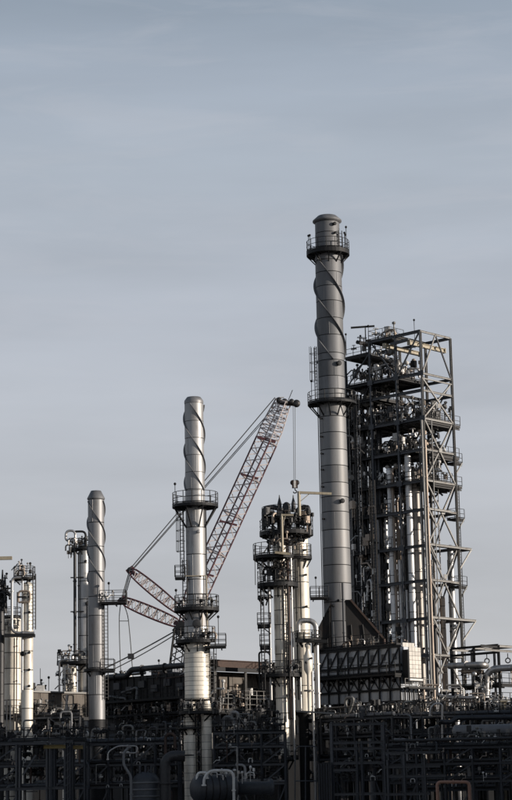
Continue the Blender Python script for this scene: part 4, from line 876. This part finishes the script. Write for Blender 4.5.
# ================================================================== PIPE RACKS AND FOREGROUND
def rack(label, O, A, B, la, lb, levels, bay, pipes, mc='steelblue', nclut=20, rail=True, cat='pipe rack', braces=True, pm=('blackpipe', 'steel', 'steelblue', 'blackpipe', 'stack'), hs_=.19, z0=0, group=None):
    t = thing('pipe_rack', label, cat, (O.x, O.y, z0), group)
    f = lambda a, b_, z: Vector(((O+A*a+B*b_).x, (O+A*a+B*b_).y, z))
    nb = max(1, round(la/bay)); top_ = max(levels)
    for i in range(nb+1):
        a = la*i/nb
        for b_ in (0, lb): MB().ibeam(f(a, b_, z0), f(a, b_, top_), hs_, hs_).build('column', mc, t)
        for z in levels: MB().ibeam(f(a, 0, z), f(a, lb, z), hs_*.6, hs_*.8).build('beam', mc, t)
        if braces and i < nb and i % 2 == 0:
            zz = sorted([z0+.2]+list(levels))
            for k in range(len(zz)-1): MB().bar(f(a, .02, zz[k]), f(a+la/nb, .02, zz[k+1]), .12).build('brace', mc, t)
    for z in levels:
        for b_ in (0, lb): MB().ibeam(f(0, b_, z), f(la, b_, z), hs_*.9, hs_*1.1).build('beam', mc, t)
        for k in range(pipes+2):
            r = random.choice((.07, .09, .12, .17, .22)); b_ = lb*(k+.5)/(pipes+2)+random.uniform(-.1, .1); zz = z+hs_*.6+r
            a0, a1 = random.choice((0, 0, la*.2)), random.choice((la, la, la*.8))
            pts = [f(a0, b_, zz), f(a1, b_, zz)]
            if random.random() < .45:
                dz_ = random.choice((-1.6, 1.3, -2.4)); pts = ([f(a0, b_, zz+dz_)]+pts) if random.random() < .5 else (pts+[f(a1, b_, zz+dz_)])
            pipe(t, pts, r, random.choice(pm), n=8)
        if nclut: clutter(t, f(0, 0, 0), la, lb, z+.1, nclut, A=A, B=B, mats=(5, 1, 1, 5, 5, 1, 5, 3), sc=(.6, 1.2), zr=1.1)
    for k in range(int(la*1.1)):                      # drops and risers between the tiers
        a = random.uniform(.3, la-.3); b_ = random.uniform(-.5, lb*.6); zs_ = sorted([z0+.1]+list(levels)); i_ = random.randrange(len(zs_)-1)
        zl, zh = zs_[i_]+random.uniform(0, .6), zs_[min(i_+random.choice((1, 1, 2)), len(zs_)-1)]+random.uniform(-.5, .9); dx = random.choice((-1, 1))*random.uniform(.4, 1.6)
        pts = [f(a, b_, zl), f(a, b_, zh), f(a+dx, b_, zh)]
        if random.random() < .5: pts.append(f(a+dx, b_, zh-random.uniform(.4, 1.5)))
        pipe(t, pts, random.choice((.04, .05, .07, .1, .14)), random.choice(('blackpipe', 'steel', 'stack', 'galv', 'steelblue', 'stackmid', 'rust')), n=7)
    for k in range(int(la*.7)):                      # risers, stand pipes and cabinets standing above the top tier
        a = random.uniform(.3, la-.3); b_ = random.uniform(0, lb); h_ = random.uniform(.5, 2.2)
        if random.random() < .3: MB().box(f(a, b_, top_+h_*.3), random.uniform(.4, 1.2), .6, h_*.6).build('cabinet', random.choice(('steelblue', 'steel', 'stack')), t)
        else: pipe(t, [f(a, b_, top_-1.2), f(a, b_, top_+h_), f(a+random.uniform(-1.2, 1.2), b_, top_+h_), f(a+random.uniform(-.5, .5), b_+.3, top_-.4)], random.choice((.05, .08, .12, .16)), random.choice(('stack', 'galv', 'blackpipe', 'stackmid', 'steel')), n=7, flanges=False)
    if nclut: 
        for z in levels: clutter(t, f(0, -.6, 0), la, .5, z, nclut//3, A=A, B=B, mats=(0, 3, 4, 4, 2, 5), sc=(.25, .6), zr=.9)  # tiny pale fittings put in as glints of light
    if rail: railing_mb([f(0, -.05, top_+.1), f(la, -.05, top_+.1)], 1.1).build('railing', 'steel', t)
    return t, f
def zP(u, v, Y): return W(u, v, Y).z
def xP(u, v, Y): return W(u, v, Y).x
def lv_(u, Y, *vs): return [zP(u, v, Y) for v in vs]
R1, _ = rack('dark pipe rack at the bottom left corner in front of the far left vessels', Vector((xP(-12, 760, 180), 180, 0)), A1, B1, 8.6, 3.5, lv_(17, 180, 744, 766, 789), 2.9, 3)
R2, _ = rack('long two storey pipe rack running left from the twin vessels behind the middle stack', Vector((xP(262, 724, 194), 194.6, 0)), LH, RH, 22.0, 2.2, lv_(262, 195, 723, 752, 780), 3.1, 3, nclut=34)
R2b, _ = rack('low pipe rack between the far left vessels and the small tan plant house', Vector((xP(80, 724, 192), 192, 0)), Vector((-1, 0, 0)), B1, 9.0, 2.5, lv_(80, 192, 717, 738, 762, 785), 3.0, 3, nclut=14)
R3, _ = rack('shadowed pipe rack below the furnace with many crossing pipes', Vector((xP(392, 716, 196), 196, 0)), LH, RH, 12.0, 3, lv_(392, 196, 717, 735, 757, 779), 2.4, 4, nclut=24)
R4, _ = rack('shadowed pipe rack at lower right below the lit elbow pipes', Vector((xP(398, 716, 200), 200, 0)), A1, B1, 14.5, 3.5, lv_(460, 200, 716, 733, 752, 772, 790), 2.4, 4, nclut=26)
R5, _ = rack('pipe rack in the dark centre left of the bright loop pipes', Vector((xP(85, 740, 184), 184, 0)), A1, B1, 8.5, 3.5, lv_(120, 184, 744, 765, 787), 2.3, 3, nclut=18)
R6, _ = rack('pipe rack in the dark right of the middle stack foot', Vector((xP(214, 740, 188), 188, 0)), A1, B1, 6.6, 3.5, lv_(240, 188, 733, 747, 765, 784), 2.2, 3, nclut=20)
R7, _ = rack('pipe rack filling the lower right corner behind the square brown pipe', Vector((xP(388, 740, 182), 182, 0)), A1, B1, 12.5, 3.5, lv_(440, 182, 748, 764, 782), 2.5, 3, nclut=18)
# steel portals close to the camera side
pt = thing('steel_portal', 'blue grey steel portal of four tall posts right of the twin vessels', 'steel frame', (xP(333, 790, 176), 176, 0))
def frame(t, Y, posts, beams, m='steelblue', wd=.2, dep=2.4):
    for u, v in posts:
        x_ = xP(u, 770, Y); z = ZV(x_, Y, v)
        for yy in (Y, Y+dep): MB().ibeam((x_, yy, 0), (x_, yy, z), wd, wd).build('column', m, t)
        MB().ibeam((x_, Y+.13, z-.15), (x_, Y+dep-.13, z-.15), wd*.8, wd).build('beam', m, t)
    for u0, u1, v in beams:
        z = zP((u0+u1)/2, v, Y)
        for yy in (Y,): MB().ibeam((xP(u0, v, Y), yy, z), (xP(u1, v, Y), yy, z), wd*.85, wd*1.15).build('beam', m, t)
frame(pt, 176, [(333, 722), (357.5, 741), (362.5, 741), (385, 722)], [(330, 387, 724), (333, 385, 742.5), (333, 385, 748.5), (322, 385, 763), (333, 357, 770), (333, 385, 794)])
MB().box((xP(324, 780, 176), 175.8, zP(324, 763, 176)/2), 1.1, .8, zP(324, 763, 176)).build('cable_riser', 'steel', pt)
for i in range(5): MB().bar((xP(319+i*2.5, 780, 176), 175.35, 0), (xP(319+i*2.5, 780, 176), 175.35, zP(324, 764, 176)), .07).build('cable_tray', 'steelblue', pt)
clutter(pt, Vector((xP(335, 780, 176), 176.2, 0)), 4.2, 2, zP(350, 779, 176), 18, A=A1, B=B1, mats=(5, 1, 3, 5), zr=1.0)
p2 = thing('steel_portal', 'two blue grey posts with stacked cross beams left of the square brown pipe', 'steel frame', (xP(405, 790, 174), 174, 0))
frame(p2, 174, [(404.5, 752), (425, 758), (388, 760)], [(385, 440, 752.5), (385, 440, 766.5), (388, 446, 776), (385, 430, 794)], wd=.2)
p3 = thing('steel_portal', 'steel frame with a faded yellow beam and paired posts at lower left', 'steel frame', (xP(49, 790, 172), 172, 0))
frame(p3, 172, [(47.5, 744), (52, 744), (65.5, 741), (70.5, 741)], [(48, 73, 741.5), (33, 66, 788)], wd=.2)
MB().ibeam((xP(44, 747, 172), 171.7, zP(44, 747, 172)), (xP(66, 747, 172), 171.7, zP(55, 747, 172)), .2, .3).build('beam', 'yellow', p3)
MB().ibeam((xP(72, 747, 172), 173, zP(72, 747, 172)), (xP(82, 747, 172), 173, zP(77, 747, 172)), .2, .3).build('beam', 'yellow', p3)
for k in range(9): z = 3.6+k*.62; MB().bar((xP(65.5, 770, 172), 171.9, z), (xP(70.5, 770, 172), 171.9, z+.3), .06).build('lacing', 'steelblue', p3)
p4 = thing('steel_portal', 'single post with long cross beams and a slanting brace at far lower left', 'steel frame', (xP(17, 790, 171), 171, 0))
frame(p4, 171, [(17, 744)], [(-8, 47, 743.5), (-8, 47, 789)], wd=.2); MB().bar((xP(23, 775, 171), 171, zP(23, 775, 171)), (xP(36, 755, 171), 171, zP(36, 755, 171)), .16).build('brace', 'steelblue', p4)
p5 = thing('steel_portal', 'slim light grey pipe frame just right of the left twin vessel foot', 'steel frame', (xP(296, 790, 178), 178, 0))
for pts_ in ([(295, 800), (295, 750), (298, 746.5), (316.5, 746.5), (316.5, 800)], [(305.5, 746.5), (305.5, 800)], [(295, 781), (316, 781)]):
    MB().tube(route([W(u, v, 178) for u, v in pts_], .2), .06, 6).build('pipe', 'steelblue', p5)
for u in (295, 305.5, 316.5): x_ = xP(u, 799, 178); MB().tube([(x_, 178, 0), (x_, 178, zP(u, 799, 178))], .06, 6).build('post', 'steelblue', p5)
MB().bar(W(295, 711, 192), W(334, 713.5, 192), .2, .16).build('cable_tray', 'galv', p5)
# individual pipes in front
def fpipe(label, pts, Y, r, m, bend=.35, name='process_pipe'):
    P_ = [W(u, v, Y+dd) for u, v, dd in [(q + (0,))[:3] for q in pts]]
    for e_ in (0, -1):
        if pts[e_][1] >= 799: P_[e_].z = 0.0; P_[e_].x = P_[1 if e_ == 0 else -2].x
    t = thing(name, label, 'pipe', (P_[0].x, P_[0].y, 0)); pipe(t, P_, r, m, bend=bend, name='pipe_run')
    for q in (P_[0], P_[-1]): MB().tube([q+Vector((0, 0, 0)), q+Vector((0, 0, .12))], r*1.7, 10).build('flange', m, t)
    return t
fpipe('square brown painted pipe loop at lower right', [(437, 800), (437, 782), (469, 782), (469, 800)], 166, .14, 'brownpaint', name='pipe_loop')
fpipe('pale zigzag pipe dropping beside the grey drum at lower left', [(131, 800), (131, 776), (123.5, 765), (124, 752), (129, 748)], 178, .12, 'stack')
fpipe('small pale pipe loop above the zigzag pipe', [(108, 760), (108, 752), (118, 746), (137.5, 746), (137.5, 753), (121, 753)], 178.5, .07, 'pipe')
fpipe('thin pale pipe with a hooked top at right below the lit racks', [(430, 716), (430, 709), (434, 703.5), (442, 703.5), (442, 772)], 194, .1, 'pipe')
fpipe('thin offset grey pipe dropping left of the hooked one at right', [(430, 733), (430, 740), (436.5, 742), (436.5, 752)], 181, .08, 'steelblue')
fpipe('bright loop pipe, the taller one over the horizontal drum at the bottom', [(204, 786), (204, 778), (210, 770.5), (233.5, 770.5), (233.5, 800)], 168, .12, 'white', bend=.6, name='pipe_loop')
fpipe('bright loop pipe, the smaller one at the left end of the drum', [(197, 795), (197, 772.5), (207, 772.5), (207, 779)], 169, .11, 'white', bend=.4, name='pipe_loop')
fpipe('large black bent duct between grey drum and middle stack foot', [(165, 800), (165, 762), (171, 756), (185, 756)], 181, .5, 'blackpipe', bend=1.0, name='duct')
fpipe('thin grey post with a short hooked arm right of the middle stack foot', [(237, 800), (237, 747), (230, 747)], 180, .08, 'galv', bend=.1, name='post')
fpipe('long black pipe crossing low in front of the right pipe rack', [(392, 741), (512, 738)], 178, .14, 'blackpipe')
fpipe('thick dark blue pipe running level at the right edge below the elbow pipes', [(440, 722), (452, 722), (456, 718), (520, 717)], 193, .24, 'vblue')
# horizontal drum and bullet tank
dr = thing('drum', 'black horizontal drum with banded shell under the bright loop pipes at the bottom', 'drum', (xP(215, 790, 170), 170, 0))
c_ = W(197, 789, 169.5); ax = Vector((.94, .34, 0)).normalized()
MB().lathe([(.02, -.5), (.7, -.42), (1.05, -.15), (1.15, 0), (1.15, 3.0), (1.0, 3.3), (.5, 3.5), (.02, 3.55)], 0, 0, 32, True, ax, c_).build('shell', 'steelblue', dr)
for t_ in (.4, 1.0, 1.6, 2.2): MB().lathe([(1.12, t_), (1.2, t_+.02), (1.2, t_+.1), (1.12, t_+.12)], 0, 0, 32, True, ax, c_).build('hoop', 'steel', dr)
MB().lathe([(.02, 3.5), (.55, 3.5), (.55, 6.4), (.75, 6.4), (.75, 6.6), (.02, 6.6)], 0, 0, 24, True, ax, c_).build('nozzle_pipe', 'steelblue', dr)
for t_ in (.6, 2.4): p = c_+ax*t_; MB().box((p.x, p.y, p.z/2-.5), .4, 1.6, p.z-1.0).build('saddle', 'concrete', dr)
clutter(dr, c_+ax*1.0+Vector((0, -1, 0)), 4, .5, c_.z+.6, 12, A=ax, B=B1, mats=(0, 3, 0, 4), sc=(.5, .9), zr=.5)
bt = thing('bullet_tank', 'grey banded upright drum with dished top beside the zigzag pipe', 'tank', (xP(146, 790, 182), 182, 0))
x_ = xP(146, 790, 182); z1 = zP(146, 778, 182); MB().lathe([(1.25, 1), (1.25, z1-.3), (1.15, z1), (.8, z1+.4), (.3, z1+.55), (.02, z1+.58)], x_, 182, 32).build('shell', 'steelblue', bt)
for k in range(4): MB().lathe([(1.24, z1-.5-k*.6), (1.31, z1-.48-k*.6), (1.31, z1-.36-k*.6), (1.24, z1-.34-k*.6)], x_, 182, 32).build('hoop', 'stack', bt)
for k in range(3): MB().tube([(x_-.5+k*.5, 181.6, z1+.3), (x_-.5+k*.5, 181.6, z1+1.1)], .12, 8).build('nozzle', 'steelblue', bt)
hd = thing('drum', 'long dark horizontal drum with a faint sheen under the lower right rack deck', 'drum', (xP(480, 732, 190), 189, 0))
c_ = W(455, 731.5, 189); MB().lathe([(.02, -.3), (.4, -.2), (.6, 0), (.6, 6), (.4, 6.2), (.02, 6.3)], 0, 0, 28, True, A1, c_).build('shell', 'stack', hd)
for t_ in (1, 5): MB().box((c_.x+t_, 189, c_.z-.9), .4, .9, .8).build('saddle', 'steel', hd); MB().bar((c_.x+t_, 189, 0), (c_.x+t_, 189, c_.z-1.3), .25).build('leg', 'steel', hd)
# ================================================================== RIGHT HAND GANTRY AND LIT PIPES
Y = 210.0
gt = thing('gantry_frame', 'open steel gantry with hanging hooks over the lit elbow pipes at the right edge', 'gantry', (xP(497, 700, Y), Y, 0))
O = Vector((xP(498, 645, Y), Y, 0)); zg = zP(498, 645, Y)
def ga(a, b_, z): v = O+LH*a+RH*b_; return Vector((v.x, v.y, z))
for a in (0, 3.2, 6.2): 
    MB().ibeam(ga(a, 0, 0), ga(a, 0, zg), .22, .22).build('column', 'steel', gt); MB().ibeam(ga(a, 3.6, 0), ga(a, 3.6, zg), .2, .2).build('column', 'steelblue', gt)
    MB().ibeam(ga(a, .1, zg-.1), ga(a, 3.6, zg-.1), .2, .24).build('beam', 'galv', gt)
for z in (zg, zg-.75): MB().ibeam(ga(0, 0, z), ga(6.2, 0, z), .2, .24).build('beam', 'steel', gt)
MB().ibeam(ga(0, 3.6, zg), ga(6.2, 3.6, zg), .2, .24).build('beam', 'steel', gt)
for z in (zg-.6, zP(498, 700, Y)): MB().ibeam(ga(-.1, -2.5, z), ga(-.1, 5, z), .2, .22).build('beam', 'galv', gt)
for z in (zP(498, 684, Y), zP(498, 704, Y)):
    MB().ibeam(ga(0, .2, z), ga(6.2, .2, z), .16, .2).build('beam', 'steel', gt); MB().bar(ga(.3, .2, z), ga(3.2, .2, z+2), .12).build('brace', 'steel', gt)
    rect_platform(gt, ga(0, .4, 0), 6, 2.6, z+.1, 'steel', 'FR'); clutter(gt, ga(0, .4, 0), 6, 2.6, z+.2, 14, zr=.8)
for a, b_ in ((1.6, .1), (0, 1.6)):
    q = ga(a, b_, zg-.8); MB().tube([q, q-Vector((0, 0, .5))], .05, 6).tube([q+Vector((.25*math.cos(k*PI/5), 0, -.75+.25*math.sin(k*PI/5))) for k in range(10)], .07, 6, True).build('hook', 'steel', gt)
MB().ibeam(ga(0, -3, zg-.2), ga(0, -.15, zg-.2), .2, .24).build('beam', 'steel', gt)
lp = [('thick bright pipe bending round under the gantry, the longer upper one', [(449, 666, 2), (484, 664.5, -1.2), (487, 666, 1.6), (470, 666, 3)], .34, 'pipe', 1.2),
      ('short bright pipe stub just under the thick bent pipe', [(462, 671.5, 1.5), (478, 671.5, .2), (480, 671.5, 1.5)], .26, 'pipewarm', .5),
      ('big dark pipe arching over at the right edge beneath the hooks', [(486, 712, 0), (486, 669, 0), (516, 667.5, -1)], .36, 'pipe', 1.3),
      ('bright level pipe above the lower right rack deck', [(438, 686, -2), (438, 697.5, -2), (475, 698, -4)], .2, 'pipe', .6),
      ('second lit level pipe just below the bright one', [(430, 701.5, -2), (478, 702, -4)], .11, 'pipewarm', .3),
      ('twisted small bright pipe next to the cream panelled duct', [(418, 686, -2), (419, 696, -2), (424, 698.5, -2), (432, 697, -2), (430, 689.5, -2), (440, 688, -2)], .12, 'pipe', .4),
      ('bright hooked pipe low at the right of the furnace', [(427, 712, -4), (427, 706, -4), (431, 702.5, -4), (440, 702.5, -4), (440, 716, -4)], .12, 'pipe', .4)]
for lab, pts_, r_, m_, bd in lp: fpipe(lab, pts_, Y, r_, m_, bend=bd, name='process_pipe')
bs = thing('support_post', 'cream pedestal post at the right edge under the gantry', 'post', (xP(503.5, 715, Y), Y-3, 0))
x_ = xP(503.5, 710, Y-3); MB().tube([(x_, Y-3, 0), (x_, Y-3, ZV(x_, Y-3, 702))], .27, 14).build('shaft', 'beige', bs); MB().box((x_, Y-3, ZV(x_, Y-3, 701.4)), .8, .8, .14).build('top_plate', 'beige', bs)
bv = thing('small_vessel', 'black round ended vessel standing beneath the arching pipe at right', 'vessel', (xP(480, 700, Y), Y-1, 0))
x_ = xP(480, 700, Y-1); MB().lathe([(.5, 0), (.5, ZV(x_, Y, 704)), (.62, ZV(x_, Y, 703)), (.62, ZV(x_, Y, 695)), (.4, ZV(x_, Y, 691)), (.02, ZV(x_, Y, 690))], x_, Y-1, 20).build('body', 'blackpipe', bv)
clutter(bv, Vector((x_-.8, Y-1.9, 0)), 1.8, .4, ZV(x_, Y, 692), 7, A=A1, B=B1, zr=1.0)
# lit clutter deck on the right
ld = thing('valve_deck', 'grating deck crowded with small lit valves and pipes at lower right', 'deck', (xP(400, 712, 206), 206, 0))
rect_platform(ld, Vector((xP(385, 712, 206), 206, 0)), 16, 3.5, zP(440, 712, 206), 'steel', 'F', A=A1, B=B1)
for i in range(10): MB().bar((xP(388+i*13, 712, 206), 206.2, 0), (xP(388+i*13, 712, 206), 206.2, zP(440, 713, 206)), .2).build('leg', 'steel', ld)
clutter(ld, Vector((xP(385, 712, 206), 206, 0)), 15.5, 3, zP(440, 712, 206), 90, A=A1, B=B1, mats=(0, 2, 3, 4, 1), sc=(.5, 1.1), zr=1.2)
for i in range(9):
    u = 396+random.uniform(0, 100); h_ = random.uniform(1, 3); x_ = xP(u, 700, 207); zz = zP(440, 712, 206)
    pipe(ld, [(x_, 207, zz), (x_, 207, zz+h_), (x_+random.choice((-1, 1))*1.5, 207, zz+h_)], random.choice((.06, .09, .12)), random.choice(('pipe', 'pipewarm', 'galv')), flanges=False)
